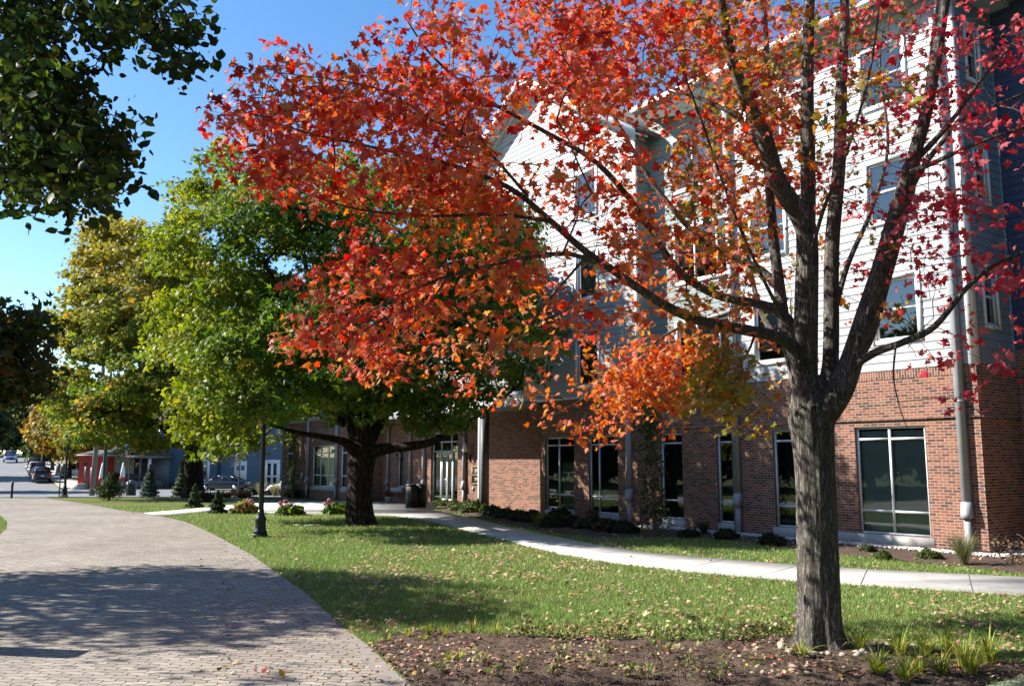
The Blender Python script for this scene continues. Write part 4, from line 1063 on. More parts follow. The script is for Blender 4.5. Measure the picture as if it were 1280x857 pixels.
# ---- the yellowing maple further back on the left
yb = wx(243, 50.5, 0); D2 = yb[1]; T2 = lambda x, y, d, r: (*at(x, y, D2 + d), r)
trunk = [T2(243, 630, 0, .95), T2(243, 618, 0, .62), T2(242, 590, 0, .52), T2(241, 565, 0, .5), T2(238, 540, 0, .36)]
limbs = [[T2(240, 560, 0, .3), T2(225, 520, -1, .22), T2(195, 470, -2, .15), T2(150, 400, -2, .08)], [T2(240, 555, 0, .34), T2(232, 490, .5, .26), T2(205, 400, 1, .16), T2(170, 310, 1, .07)],
 [T2(243, 560, 0, .28), T2(262, 510, 1, .2), T2(290, 440, 1.5, .1)], [T2(236, 550, 0, .22), T2(205, 535, -2, .16), T2(150, 520, -3, .09), T2(90, 505, -3, .05)], [T2(243, 562, 0, .2), T2(215, 545, 2, .15), T2(160, 500, 4, .08)]]
poly2 = [(44, 520), (52, 500), (52, 465), (70, 440), (64, 405), (62, 388), (80, 380), (84, 345), (100, 318), (102, 292), (126, 268), (150, 264), (172, 278), (200, 284), (228, 284), (268, 312), (305, 410), (322, 490), (316, 535), (285, 560), (258, 556), (232, 572), (214, 556), (188, 570), (165, 574), (140, 566), (112, 553), (88, 538), (66, 528)]
cp = crown_from_outline(poly2, D2, 5.8, 5600, 9, 150, (1.7, 1.7, .85))
yp = [(.115, .175, .027), (.19, .24, .037), (.32, .30, .055), (.44, .32, .065)]
def tint2(c, col):
    h = np.clip((c[:, 2] - 7.0) / 8, 0, 1)[:, None]
    return col * (1 - .5 * h) + .5 * h * np.array((.46, .33, .065)) * rng.uniform(.75, 1.15, (len(c), 1))
broadleaf('maple_tree', yb, trunk, limbs, cp, 84000, .25, yp, (4, 5, 3, 1.5), 'yellowing maple with golden top and dark trunk behind the blue spruces', group='big maples on the lawn', spread=.24, tint=tint2, grow_n=400, rtip=.012)

# ---- the dark linden whose boughs hang into the upper left corner
lb = np.array((-8.2, 8.2, 0.))
rowsA = ["9999858887764", "9995279877762", "9994027435762", "9995104002662", "9998621000350", "9999610000000", "9999973000000", "9999998200000", "9999999400000", "8999999500000", "8999999800000", "5899997200000", "2488875000000", "0253210000000"]
LPA = []
for j, rw in enumerate(rowsA):
    for i, ch in enumerate(rw):
        c = int(ch)
        if not c: continue
        for _ in range(rng.poisson(-math.log(1 - .105 * c) * 7.0 / 3.2) + (c > 1)):
            p = at(i * 20 + rng.uniform(0, 20), j * 20 + rng.uniform(0, 20), np.clip(rng.normal(6.8, .55), 5.6, 8.2)); LPA.append(p)
for _ in range(800):
    px, py = rng.uniform(-520, 0), rng.uniform(-420, 250); LPA.append(at(px, py, rng.uniform(5.6, 10.6)))
for _ in range(620):
    px, py = rng.uniform(-160, 200), rng.uniform(-430, -5); LPA.append(at(px, py, rng.uniform(6.0, 9.4)))
LPA = np.array(LPA)
trunk = [(*lb, .42), (-8.2, 8.2, .8, .31), (-8.15, 8.15, 2.5, .27), (-8.0, 8.0, 4.2, .24), (-7.8, 7.9, 6, .16), (-7.5, 7.8, 8, .08)]
limbs = [[(-8.0, 8.1, 3.2, .12), (-6.9, 7.5, 4.2, .08), (-5.4, 7.0, 4.9, .05), (-4.2, 6.9, 5.2, .03), (-3.4, 6.8, 5.3, .012)], [(-7.9, 8.0, 4.6, .1), (-6.5, 7.6, 5.8, .07), (-4.6, 7.2, 6.4, .04), (-2.9, 6.8, 6.0, .012)],
 [(-7.8, 7.9, 5.5, .1), (-6.6, 8.4, 7.2, .06), (-5.2, 8.6, 8.2, .02)], [(-8.1, 8.1, 3.0, .1), (-6.6, 7.1, 3.6, .06), (-5, 6.7, 4.2, .03), (-3.8, 6.6, 4.25, .01)]]
t = broadleaf('linden_tree', lb, trunk, limbs, LPA, len(LPA) * 8, .085, [(.030, .052, .011), (.045, .07, .015), (.13, .16, .03)], (4.5, 4, 1.6), 'dark green tree with hanging heart shaped leaves reaching in at the upper left corner', group='trees on the left of the path', spread=.10, shape=LEAF6, grow_n=1500, rtip=.0035, rmax=.03, up=.3)

# ---- the dark maple beside the path: its shade lies across the bricks
b3 = np.array((-14.2, 15.6, 0.))
cpb = np.vstack([ball((-14.5, 15.2, 6.4), (3.7, 3.6, 3.1), 520, -.22), ball((-10.4, 14.8, 4.3), (1.3, 1.2, .9), 55, -.4),
                 np.array([at(rng.uniform(-40, 52) - abs(rng.normal(0, 12)), rng.uniform(395, 495), rng.uniform(14.4, 16.4)) for _ in range(95)])])
trunk = [(*b3, .45), (-14.2, 15.6, .6, .33), (-14.1, 15.5, 2.6, .28), (-14, 15.4, 5, .2), (-13.9, 15.3, 8, .08)]
limbs = [[(-14.1, 15.5, 2.4, .15), (-12.2, 15.2, 3.4, .1), (-10.2, 15.1, 3.9, .06), (-8.9, 15.2, 3.9, .02)], [(-14.1, 15.5, 3.5, .14), (-12.6, 14.2, 5.5, .08), (-11.4, 13.4, 7, .04)], [(-14, 15.5, 4, .14), (-15.4, 16.5, 6, .08), (-16.4, 17, 7.5, .03)], [(-14, 15.4, 3.8, .12), (-14.5, 13.8, 5.6, .07), (-14.6, 12.6, 6.8, .03)]]
broadleaf('maple_tree', b3, trunk, limbs, cpb, 21000, .15, [(.04, .06, .012), (.07, .08, .015), (.17, .10, .02)], (5, 3, 1), 'dark maple at the left edge whose lower boughs hang beside the street', group='trees on the left of the path', spread=.30, grow_n=380)

# ---- street trees and the wood at the end of the street
def round_tree(name, px, py, D, h, rw, pal, w, label, group, n=420, leaf=.5, ln=9000, lowz=.28, tr=.22):
    X = (px - PCX) / FL * D / CP * (1 / (1)) ; b = np.array((at(px, 574, D)[0], D, zt(D)))
    cp = ball(b + (0, 0, h * (lowz + 1) / 2), (rw, rw, h * (1 - lowz) / 2), n, -.32)
    trunk = [(*b, tr * 1.5), (*(b + (0, 0, h * .1)), tr), (*(b + (0, 0, h * .35)), tr * .8), (*(b + (.1, 0, h * .75)), tr * .3)]
    limbs = [[tuple(b + (0, 0, h * z)) + (tr * .5,), tuple(b + (math.cos(a) * rw * .4, math.sin(a) * rw * .4, h * (z + .15))) + (tr * .3,), tuple(b + (math.cos(a) * rw * .75, math.sin(a) * rw * .75, h * (z + .3))) + (tr * .1,)] for z, a in ((.28, .3), (.33, 2.2), (.38, 4.1), (.45, 5.4))]
    return broadleaf(name, b, trunk, limbs, cp, ln, leaf, pal, w, label, group=group, spread=leaf * 1.1, grow_n=90, rtip=.02, k=7)
gold = [(.40, .24, .04), (.28, .19, .04), (.14, .14, .03)]
dkg = [(.035, .06, .016), (.055, .08, .02), (.09, .10, .025)]
round_tree('street_tree', 66, 600, 118, 9.5, 3.0, gold, (4, 3, 1), 'golden street tree above the parked cars', 'golden street trees')
round_tree('street_tree', 88, 600, 103, 8.6, 3.4, gold, (2.5, 3, 2), 'golden green street tree right of the near one by the lamp post', 'golden street trees')
round_tree('street_tree', 112, 600, 97, 8.8, 3.3, gold, (1, 3, 3.5), 'olive street tree behind the wooden utility pole', 'golden street trees')
round_tree('bush_tree', 55, 600, 132, 5.5, 2.0, dkg, (1, 2, 4), 'small green tree at the far end of the row of parked cars', 'trees at the end of the street', n=160, ln=3500, lowz=.1)
far = [(-75, 172, 17, 6.5), (-48, 190, 19, 7), (-18, 178, 16, 6), (8, 186, 18, 6), (30, 176, 16.5, 5.5), (52, 195, 17, 6), (80, 205, 18, 7), (112, 190, 16, 6.5), (145, 200, 17, 7), (-100, 200, 20, 8), (185, 190, 16, 7), (225, 200, 17, 7)]
for i, (px, D, h, rw) in enumerate(far):
    round_tree('far_tree', px, 600, D, h, rw, dkg, ((4, 3, 1), (3, 3, 2), (2, 3, 3))[i % 3], 'tall dark green tree in the wood closing the end of the street', 'wood at the end of the street', n=330, leaf=.85, ln=7000, lowz=.08, tr=.3)
for i, (px, D, h, rw) in enumerate([(-62, 76, 9, 4.2), (-78, 104, 11, 5)]):
    round_tree('street_tree', px, 600, D, h, rw, dkg, (3, 3, 1), ('dark tree left of the street shading the asphalt, nearer one', 'dark tree left of the street shading the asphalt, farther one')[i], 'trees left of the street', n=300, ln=7000)

for i, (x, y, h, rw) in enumerate([(-35, 3, 12, 5.4), (-37, 12, 13, 5.4), (-36, 21, 12.5, 5.4), (-38, 31, 12, 5.4), (-34, -6, 12, 5.4), (-44, 17, 13, 5.5), (-46, 40, 12, 5.5), (-53, 48, 12, 5.5), (-20, -20, 12, 5.5), (-6, -17, 14, 5.5), (6, -13, 17, 6.5), (16, -8, 18, 6.5), (20, 3, 18, 6.5), (25, 12, 18, 6.5)]):  # unseen trees added to darken window reflections and cut sky fill
    bb = np.array((x, y, 0.)); cp = ball(bb + (0, 0, h * .5), (rw, rw, h * .48), 420, -.5)
    broadleaf('added_tree', bb, [(x, y, 0, .4), (x, y, 1.5, .28), (x, y, h * .6, .15)], [[(x, y, 2, .15), (x + 1, y + 1, 4, .1), (x + 2, y + 2, 6, .04)], [(x, y, 2.4, .15), (x - 1, y - 1, 4.5, .1), (x - 2, y - 2, 6.5, .04)]], cp, 8400, .62, dkg, (3, 3, 1), ('broad dark tree added outside the left of the frame to darken window reflections' if i < 8 else 'broad dark tree added behind or right of the viewer, outside the frame, to block sky light'), group=('added trees across the path' if i < 8 else 'added trees behind the viewer'), spread=.55, grow_n=60, rtip=.02, k=7)
# ---- bare saplings
def sapling(px, D, h, label, leafn, pal):
    b = wx(px, D, 0); t = empty('sapling', b, 0, label, 'sapling', 'young trees in the beds')
    s = Skeleton(); s.limb([(0, 0, 0), (.02, 0, h * .3), (0, 0, h * .55), (.03, 0, h)], [.05, .04, .03, .01], 7)
    tg = np.array([(rng.normal(0, h * .16), rng.normal(0, h * .16), rng.uniform(h * .5, h * 1.12)) for _ in range(75)])
    s.grow(tg, rtip=.008, pw=.35, rmax=.03, droop=.05, step=.3); s.build('trunk', M_TWIG, t)
    P = tg[rng.integers(0, 75, leafn)] + rng.normal(0, .1, (leafn, 3)); leaves_mesh('crown', P, .13, rng.normal(0, 1, P.shape), pick(pal, [1] * len(pal), leafn), M_LEAFG, CLUMP, t)
sapling(162, 63, 4.4, 'bare grey sapling beside the round black bin', 90, [(.3, .2, .06), (.2, .17, .05)])
sapling(299.5, 56, 3.6, 'thin sapling with pale leaves before the white panel on the blue house', 130, [(.33, .27, .12), (.3, .2, .08)])

# ---- conifers
def conifer(name, px, py, h, rad, pal, label, group, n=6500, leaf=.10, lean=0, cat='evergreen', tiers=9, open_=.0, base=None):
    b = G(px, py) if base is None else base; t = empty(name, b, rng.uniform(0, 6), label, cat, group)
    mb = MB(); mb.tube([(0, 0, -.05), (0, 0, h * .55), (0, 0, h * .97)], [.06, .04, .01], 7)
    for k in range(60):
        z = h * (.07 + .85 * rng.random()); a = rng.uniform(0, 6.28); r = rad * (1 - z / h) * .9
        mb.tube([(0, 0, z), (math.cos(a) * r, math.sin(a) * r, z + r * .12)], [.016, .005], 4)
    mb.build('trunk', M_BARK2, t)
    u = 1 - np.sqrt(rng.random(n)); z = h * (.04 + .95 * u); a = rng.uniform(0, 6.283, n)
    lump = .80 + .20 * np.sin(z / h * tiers * 6.283) + .16 * np.array([mnoise.noise(Vector((math.cos(q) * 2.2, math.sin(q) * 2.2, w * 3 / h))) for q, w in zip(a, z)])
    rr = rad * (1 - (z / h)) ** .85 * lump * rng.uniform(.55, 1.05, n)
    P = np.stack([np.cos(a) * rr, np.sin(a) * rr, z], 1)
    nrm = np.stack([np.cos(a) * .6, np.sin(a) * .6, np.full(n, .5)], 1) + rng.normal(0, .5, (n, 3))
    leaves_mesh('crown', P, rng.normal(leaf, leaf * .2, n).clip(.03), nrm, pick(pal, [1] * len(pal), n, .18), M_NEEDLE, CLUMP, t)
    return t
blue = [(.10, .155, .13), (.15, .21, .18), (.07, .12, .095)]; dark = [(.022, .042, .014), (.035, .06, .018), (.05, .075, .022)]
mugo = [(.07, .095, .025), (.11, .13, .035), (.05, .075, .02)]
conifer('blue_spruce', 189, 622.5, 2.1, .66, blue, 'blue green spruce standing free between the round bin and the maple trunk', 'blue spruces', base=wx(189, 55, 0))
conifer('blue_spruce', 229, 621.5, 2.5, .68, [(.09, .13, .07), (.13, .17, .09), (.06, .1, .06)], 'greener spruce half hidden behind the maple trunk', 'blue spruces', base=wx(229, 56, 0))
conifer('dwarf_spruce', 243, 634, 1.08, .40, dark, 'dark cone shaped dwarf evergreen in front of the yellowing maple', 'dwarf evergreens', leaf=.06, tiers=4)
conifer('dwarf_spruce', 271.5, 641, .92, .40, dark, 'dark cone shaped dwarf evergreen nearest the concrete walk', 'dwarf evergreens', leaf=.055, tiers=4)
pb = G(136, 624.5); t = empty('mugo_pine', pb, 0, 'lumpy yellow green pine bush beside the green pole', 'evergreen'); t.scale = (.72, .72, .74)
mb = MB(); mb.tube([(0, 0, -.05), (.05, 0, .5), (.1, 0, 1.3)], [.09, .07, .02], 7); mb.build('trunk', M_BARK2, t)
cl = [((-.45, 0, .75), .48, .26), ((.5, .2, .62), .5, .34), ((.15, -.2, 1.15), .5, .26), ((.1, .1, 1.55), .34, .18), ((-.1, -.3, .45), .5, .25), ((.35, 0, 1.7), .3, .12)]
P = np.vstack([np.array(c) + rng.normal(0, 1, (900, 3)) * (r * .55, r * .55, z * .7) for c, r, z in cl]); leaves_mesh('crown', P, .11, rng.normal(0, .6, P.shape) + (0, 0, .8), pick(mugo, [1, 1, 1], len(P), .2), M_NEEDLE, CLUMP, t)

# ================================================================== SHRUBS AND BED PLANTS
def wxb(px, D): return wx(px, D, 0)
def shrub_mesh(pal, n, leaf, shape_=(1, 1, .85)):
    v = rng.normal(0, 1, (n, 3)); v /= np.linalg.norm(v, axis=1, keepdims=True); v[:, 2] = np.abs(v[:, 2]) * 1.0
    lump = np.array([1 + .35 * mnoise.noise(Vector(q * 1.7)) for q in v])
    P = v * (rng.uniform(.45, 1, (n, 1)) ** .6) * lump[:, None] * np.array(shape_) * .5; P[:, 2] += .04
    return P, rng.normal(0, .5, (n, 3)) + v, pick(pal, [1] * len(pal), n, .2), leaf
def make_shrub(name, label, cat, group, pal, n, leaf, loc, size, shape=None, mat=None):
    t = empty(name, loc, rng.uniform(0, 6), label, cat, group)
    P, nr, c, lf = shrub_mesh(pal, n, leaf); leaves_mesh('foliage', P, rng.normal(lf, lf * .2, n).clip(lf * .4), nr, c, mat or M_LEAFG, shape or LEAF6, t)
    mb = MB()
    for k in range(9):
        a = rng.uniform(0, 6.28); mb.tube([(0, 0, -.03), (math.cos(a) * .15, math.sin(a) * .15, .18), (math.cos(a) * .3, math.sin(a) * .3, .36)], [.022, .014, .006], 4)
    mb.build('stem', M_TWIG, t); t.scale = (size, size, size * rng.uniform(.85, 1.0)); return t
box_g = [(.035, .06, .016), (.055, .085, .022), (.085, .11, .03)]; box_l = [(.08, .12, .025), (.12, .15, .035), (.06, .09, .02)]
protoS = {}
def place_shrub(kind, px, py, size, label, group, cat='shrub', z=.03):
    loc = G(px, py) + (0, 0, z)
    if kind not in protoS:
        pal, n, lf = {'box': (box_g, 1500, .10), 'light': (box_l, 1500, .11), 'dark': ([(.022, .034, .013), (.035, .05, .018), (.05, .055, .02)], 1300, .12), 'bronze': ([(.06, .035, .02), (.10, .06, .03), (.05, .05, .02)], 900, .12)}[kind]
        protoS[kind] = make_shrub('shrub', label, cat, group, pal, n, lf, loc, size); return protoS[kind]
    c = copy_tree(protoS[kind]); c.location = loc; c.rotation_euler.z = rng.uniform(0, 6); c.scale = (size * rng.uniform(.9, 1.15), size * rng.uniform(.9, 1.1), size * rng.uniform(.8, 1.0)); return tag(c, label, cat, group)
GS = 'clipped shrubs along the brick wall'
for px, py, s, lab in [(1086, 691, .36, 'small dark shrub under the right half of the widest window, left one of the pair'), (1104, 699.5, .38, 'small green shrub in front of the widest window, right one of the pair'), (1162, 699.5, .46, 'small round green shrub under the lower right corner of the widest window')]:
    place_shrub('light' if px != 1086 else 'box', px, py, s, lab, GS)
for px, py, s, lab in [(965, 682, .62, 'dark round shrub left of the red maple trunk by the wall'), (908, 674, .62, 'dark round shrub below the narrowest window'), (862, 672, .55, 'low dark shrub below the window right of the climbing tree')]:
    place_shrub('dark', px, py, s, lab, GS)
for px, py, s, k, lab in [(548, 631.5, .62, 'light', 'small green shrub at the entrance, nearest the glass doors'), (557, 632.5, .62, 'light', 'small green shrub at the entrance, second from the glass doors'), (568, 634, .75, 'light', 'round green shrub at the entrance between two smaller ones'),
                          (574, 638.5, .75, 'light', 'round green shrub at the entrance, in front of the row'), (585, 636, .75, 'light', 'round green shrub at the entrance below the notice board'), (592, 641, 1.0, 'light', 'larger green shrub just left of the porch column'),
                          (616, 645, .95, 'box', 'green shrub just right of the porch column foot'), (632, 648, .9, 'box', 'spreading green shrub below the sunlit porch brick'), (650, 651, .8, 'dark', 'dark shrub below the right end of the sunlit porch brick'),
                          (664, 653, .9, 'dark', 'dark shrub left of the pale grass tuft'), (700, 655, 1.05, 'dark', 'dark shrub under the first tall window'), (716, 659, .9, 'dark', 'dark shrub between the two tall windows'),
                          (738, 661, .95, 'dark', 'dark shrub under the second tall window'), (757, 665, .8, 'bronze', 'bronze leaved shrub under the second tall window'), (778, 667, .8, 'dark', 'dark shrub left of the downspout'), (690, 660, .7, 'dark', 'low dark shrub at the walk edge under the first tall window')]:
    place_shrub(k, px, py, s, lab, GS)
for px, py, s, k, lab in [(337, 619.5, 1.0, 'dark', 'dark shrub by the left end of the brick wing'), (352, 620, .9, 'dark', 'dark round shrub at the corner of the brick wing'), (372, 622, 1.5, 'box', 'wide shrub below the slim columnar tree'), (391, 622.5, 1.25, 'box', 'shrub under the left side of the three light window'), (408, 622.5, 1.45, 'box', 'shrub under the right side of the three light window'), (424, 623, 1.1, 'dark', 'dark shrub right of the three light window'),
                          (314, 619, 1.3, 'dark', 'dark shrub in the flower bed behind the near lamp post'), (296, 620, 1.3, 'dark', 'dark shrub around the thin sapling')]:
    place_shrub(k, px, py, s, lab, 'shrubs before the brick wing')
place_shrub('bronze', 256, 627, 1.3, 'reddish brown shrub between the two dwarf evergreens', 'shrubs before the brick wing')

def grass_tuft(px, py, h, rad, n, pal, label, group, name='ornamental_grass', cat='ornamental grass', w=.006, droop=.5, z=.02):
    t = empty(name, G(px, py) + (0, 0, z), 0, label, cat, group); V = []; F = []; Cb = []
    cc = pick(pal, [1] * len(pal), n, .15)
    for i in range(n):
        a = rng.uniform(0, 6.283); L_ = h * rng.uniform(.6, 1.12); out = rad * rng.uniform(.15, 1.1); b0 = np.array((math.cos(a), math.sin(a), 0)) * rad * .18 * rng.random(); dr = np.array((math.cos(a), math.sin(a), 0)); sd = np.array((-dr[1], dr[0], 0)) * w
        ts = np.linspace(0, 1, 5); dp = droop * rng.uniform(.3, 1.2)
        for j, u in enumerate(ts):
            p = b0 + dr * out * u ** 1.6 + np.array((0, 0, L_ * (u - dp * u ** 2.6 * .6))); wd = sd * (1 - u) ** .6
            V += [p - wd, p + wd]; Cb += [cc[i]] * 2
            if j: q = len(V); F.append((q - 4, q - 3, q - 1, q - 2))
    mesh_np('blades', np.array(V), [np.array(F)], M_GRASS, t, col=np.array(Cb)); return t
og = [(.16, .19, .07), (.24, .24, .10), (.34, .30, .17)]
grass_tuft(1205, 707, .78, .42, 420, og, 'feathery grass clump at the foot of the corner downspout', 'ornamental grasses')
grass_tuft(676, 659, .55, .5, 420, [(.2, .22, .05), (.3, .28, .09)], 'pale grass tuft by the walk between dark shrubs under the first tall window', 'ornamental grasses')
grass_tuft(880, 668, .5, .4, 250, [(.08, .09, .03), (.13, .13, .05)], 'dark grass clump against the wall right of the climbing tree', 'ornamental grasses')
grass_tuft(325, 619.5, 1.3, .7, 350, [(.42, .36, .18), (.32, .29, .13)], 'straw coloured grass behind the near lamp post', 'ornamental grasses', w=.014)
grass_tuft(343, 620.5, 1.2, .7, 350, [(.40, .34, .18), (.30, .28, .12)], 'straw coloured grass at the left end of the brick wing', 'ornamental grasses', w=.014)
grass_tuft(369, 617, 1.5, .75, 380, [(.2, .22, .10), (.28, .27, .13)], 'tall grass behind the wide shrub of the brick wing', 'ornamental grasses', w=.014)
grass_tuft(742, 655, .7, .5, 260, [(.07, .08, .03), (.11, .11, .045)], 'dark grass leaning on the wall under the second tall window', 'ornamental grasses')
# dried bush at the building corner
t = empty('dry_bush', G(1266, 706), 0, 'dry brown twiggy bush at the shaded building corner', 'bush'); s = Skeleton(); s.limb([(0, 0, 0), (0, 0, .12), (0, 0, .2)], [.015, .012, .01], 5)
s.grow(np.array([(rng.normal(0, .28), rng.normal(0, .22), rng.uniform(.1, .62)) for _ in range(110)]), rtip=.004, step=.12); s.build('stem', M_TWIG, t)
P = np.array([(rng.normal(0, .25), rng.normal(0, .2), rng.uniform(.08, .5)) for _ in range(160)]); leaves_mesh('foliage', P, .06, rng.normal(0, 1, P.shape), pick([(.2, .11, .05), (.3, .2, .1)], [1, 1], 160), M_LITTER, LEAF6, t)
# columnar trees close to the walls
def columnar(px, py, h, rad, pal, label, n):
    b = G0(px, py); t = empty('columnar_tree', b, 0, label, 'tree', 'columnar trees by the walls')
    s = Skeleton(); s.limb([(0, 0, 0), (.02, 0, h * .5), (0, 0, h * .98)], [.05, .035, .01], 7)
    P = np.array([(rng.normal(0, rad * .5), rng.normal(0, rad * .5), rng.uniform(.25, h)) for _ in range(n)]); P[:, :2] *= (1.05 - .5 * (P[:, 2:] / h))
    s.grow(P[:90], rtip=.006, step=.3); s.build('trunk', M_TWIG, t)
    Q = np.repeat(P, 9, axis=0) + rng.normal(0, .07, (n * 9, 3)); leaves_mesh('crown', Q, .085, rng.normal(0, 1, Q.shape), pick(pal, [1] * len(pal), len(Q), .2), M_LEAFG, LEAF6, t)
columnar(818, 671, 4.3, .42, [(.05, .075, .02), (.08, .10, .025), (.13, .13, .035)], 'slim dark columnar tree growing up the shaded brick right of the downspout', 230)
columnar(366, 621, 3.7, .55, [(.13, .15, .03), (.2, .19, .04), (.09, .12, .025)], 'slim green columnar tree against the sunlit brick wing', 170)
# hydrangeas with pink heads
def hydrangea(px, py, s, label, nh, pal):
    t = make_shrub('hydrangea', label, 'flowering shrub', 'hydrangeas along the plaza edge', pal, 380, .24, G(px, py), s)
    for k in range(nh):
        a = rng.uniform(2.6, 5.6); r = rng.uniform(.15, .48); v = rng.normal(0, 1, (90, 3)); v /= np.linalg.norm(v, axis=1, keepdims=True)
        P = v * .085 + (math.cos(a) * r, math.sin(a) * r, .42 + .22 * rng.random()); leaves_mesh('flower_head', P, .06, v, pick([(.55, .16, .30), (.62, .28, .40), (.45, .2, .26)], [3, 2, 1], 90), M_LITTER, LEAF6, t)
lg = [(.13, .20, .035), (.20, .25, .05), (.09, .15, .03)]
hydrangea(306, 641.5, 1.05, 'yellowing leafy hydrangea beside the near lamp post', 1, [(.22, .2, .04), (.3, .24, .05), (.16, .12, .04)])
hydrangea(362, 643.5, .95, 'hydrangea with several pink heads right of the near lamp post', 7, lg)
hydrangea(420, 642.5, .95, 'hydrangea with two bright pink heads beside the big dark trunk', 3, lg)
# flowers in the bed before the blue house, pot by the wall
def flower_patch(px, py, s, pal, label):
    t = empty('flower_clump', wx(px, 52, 0), 0, label, 'flowers', 'flowers in the plaza bed'); n = 260
    P = rng.normal(0, 1, (n, 3)) * (.3, .3, .09) * s + (0, 0, .22 * s); leaves_mesh('blossom', P, .11, rng.normal(0, .4, P.shape) + (0, 0, 1), pick(pal, [1] * len(pal), n), M_LITTER, LEAF6, t)
    Q = rng.normal(0, 1, (n, 3)) * (.32, .32, .07) * s + (0, 0, .1 * s); leaves_mesh('foliage', Q, .12, rng.normal(0, .6, Q.shape) + (0, 0, 1), pick(box_l, [1, 1, 1], n), M_LEAFG, LEAF6, t)
flower_patch(281, 620.5, .9, [(.55, .09, .04), (.6, .16, .06)], 'orange red flowers left of the thin sapling')
flower_patch(306, 621, .9, [(.55, .07, .05), (.6, .12, .08)], 'red flowers right of the thin sapling')
flower_patch(276, 617.5, .8, [(.6, .42, .05), (.65, .5, .1)], 'yellow flowers above the pointed dwarf evergreen')
p = bl(-30.1, .7) if False else G(486, 628); e = empty('flower_pot', p, 0, 'small pot of dark red flowers against the shaded porch wall', 'flower pot')
mb = MB(); mb.lathe([(.14, 0), (.2, .28), (.215, .30), (.19, .3)], (0, 0, 0), 14); mb.build('pot', M_STONE, e)
P = rng.normal(0, .10, (160, 3)) + (0, 0, .40); leaves_mesh('foliage', P, .09, rng.normal(0, 1, P.shape), pick([(.2, .02, .03), (.05, .08, .02)], [1, 1], 160), M_LEAFG, LEAF6, e)

# ---- daylilies right of the trunk and weeds in the front bed
lily = [(.26, .34, .05), (.38, .42, .08), (.50, .44, .10), (.18, .26, .04)]
for px, py, h, lab in [(1074, 818, .40, 'yellow green daylily clump just right of the maple trunk'), (1098, 846, .38, 'daylily clump in front of the one beside the trunk'), (1126, 823, .40, 'daylily clump in the middle of the back row'), (1132, 856, .34, 'daylily clump at the bottom edge, left of the red leaf'), (1158, 826, .38, 'daylily clump behind the fallen red leaf'),
                       (1185, 824, .46, 'tall daylily clump with arching blades at the lawn edge'), (1178, 848, .34, 'broad daylily clump right of the fallen red leaf'), (1205, 838, .42, 'daylily clump near the right end of the row'), (1215, 846, .36, 'low daylily clump at the right end of the row'), (1236, 834, .50, 'single lean daylily with one tall bent blade, farthest right'), (1148, 845, .32, 'small daylily clump in the middle of the front row')]:
    grass_tuft(px, py, h * 1.12, .30, 60, lily, lab, 'daylilies in the front bed', 'daylily', 'plant', w=.0075, droop=1.0)
grass_tuft(1002, 822, .24, .32, 40, lily, 'flattened daylily at the left foot of the maple trunk', 'daylilies in the front bed', 'daylily', 'plant', w=.009, droop=1.1)
for px, py, h in [(510, 800, .2), (535, 797, .26), (556, 800, .24), (590, 793, .26), (620, 796, .22), (561, 832, .22), (574, 826, .15), (530, 805, .16), (484, 803, .10)]:
    grass_tuft(px, py, h, .14, 22, lily, 'thin yellow green blades sprouting along the left mulch edge', 'sprouts in the front bed', 'sprout', 'plant', w=.007, droop=.8)
def weed(px, py, h, broad, label, group):
    t = empty('weed', G(px, py) + (0, 0, .02), rng.uniform(0, 6), label, 'plant', group); n = int(26 + 20 * broad)
    mb = MB()
    for k in range(5):
        a = rng.uniform(0, 6.28); mb.tube([(0, 0, -.02), (math.cos(a) * h * .25, math.sin(a) * h * .25, h * .5), (math.cos(a) * h * .45, math.sin(a) * h * .45, h * .85)], [.004, .003, .002], 4)
    mb.build('stem', M_TWIG, t)
    P = rng.normal(0, 1, (n, 3)) * (h * .35, h * .35, h * .25) + (0, 0, h * .55); P[:, 2] = np.abs(P[:, 2]) + .01
    leaves_mesh('foliage', P, rng.normal(.048, .013, n).clip(.02), rng.normal(0, .7, P.shape) + (0, 0, .7), pick([(.24, .28, .07), (.42, .36, .17), (.15, .22, .05), (.4, .22, .13)], [3, 3, 3, 1.2], n), M_LITTER if broad else M_LEAFG, LEAF6, t)
wp = [(650, 797), (668, 799), (690, 796), (705, 802), (722, 799), (742, 796), (762, 800), (782, 797), (812, 803), (835, 800), (858, 803), (884, 797), (905, 800), (926, 804), (945, 798), (965, 803), (980, 800)]
for px, py in wp: weed(px + rng.normal(0, 3), py + rng.normal(0, 2), rng.uniform(.14, .24), 1, 'pale leafy ground plant in the row where mulch meets lawn', 'ground plants along the lawn edge')
for px, py, h in [(818, 825, .24), (862, 838, .30), (858, 852, .2), (905, 848, .22), (890, 856, .18), (745, 838, .16), (700, 826, .15), (608, 838, .18), (650, 845, .14), (785, 850, .13), (760, 822, .14), (840, 822, .13), (690, 848, .13), (945, 836, .12), (620, 850, .14), (550, 846, .14), (808, 852, .16)]:
    weed(px, py, h, 0, 'small green weed standing alone in the dark mulch', 'weeds in the front mulch')

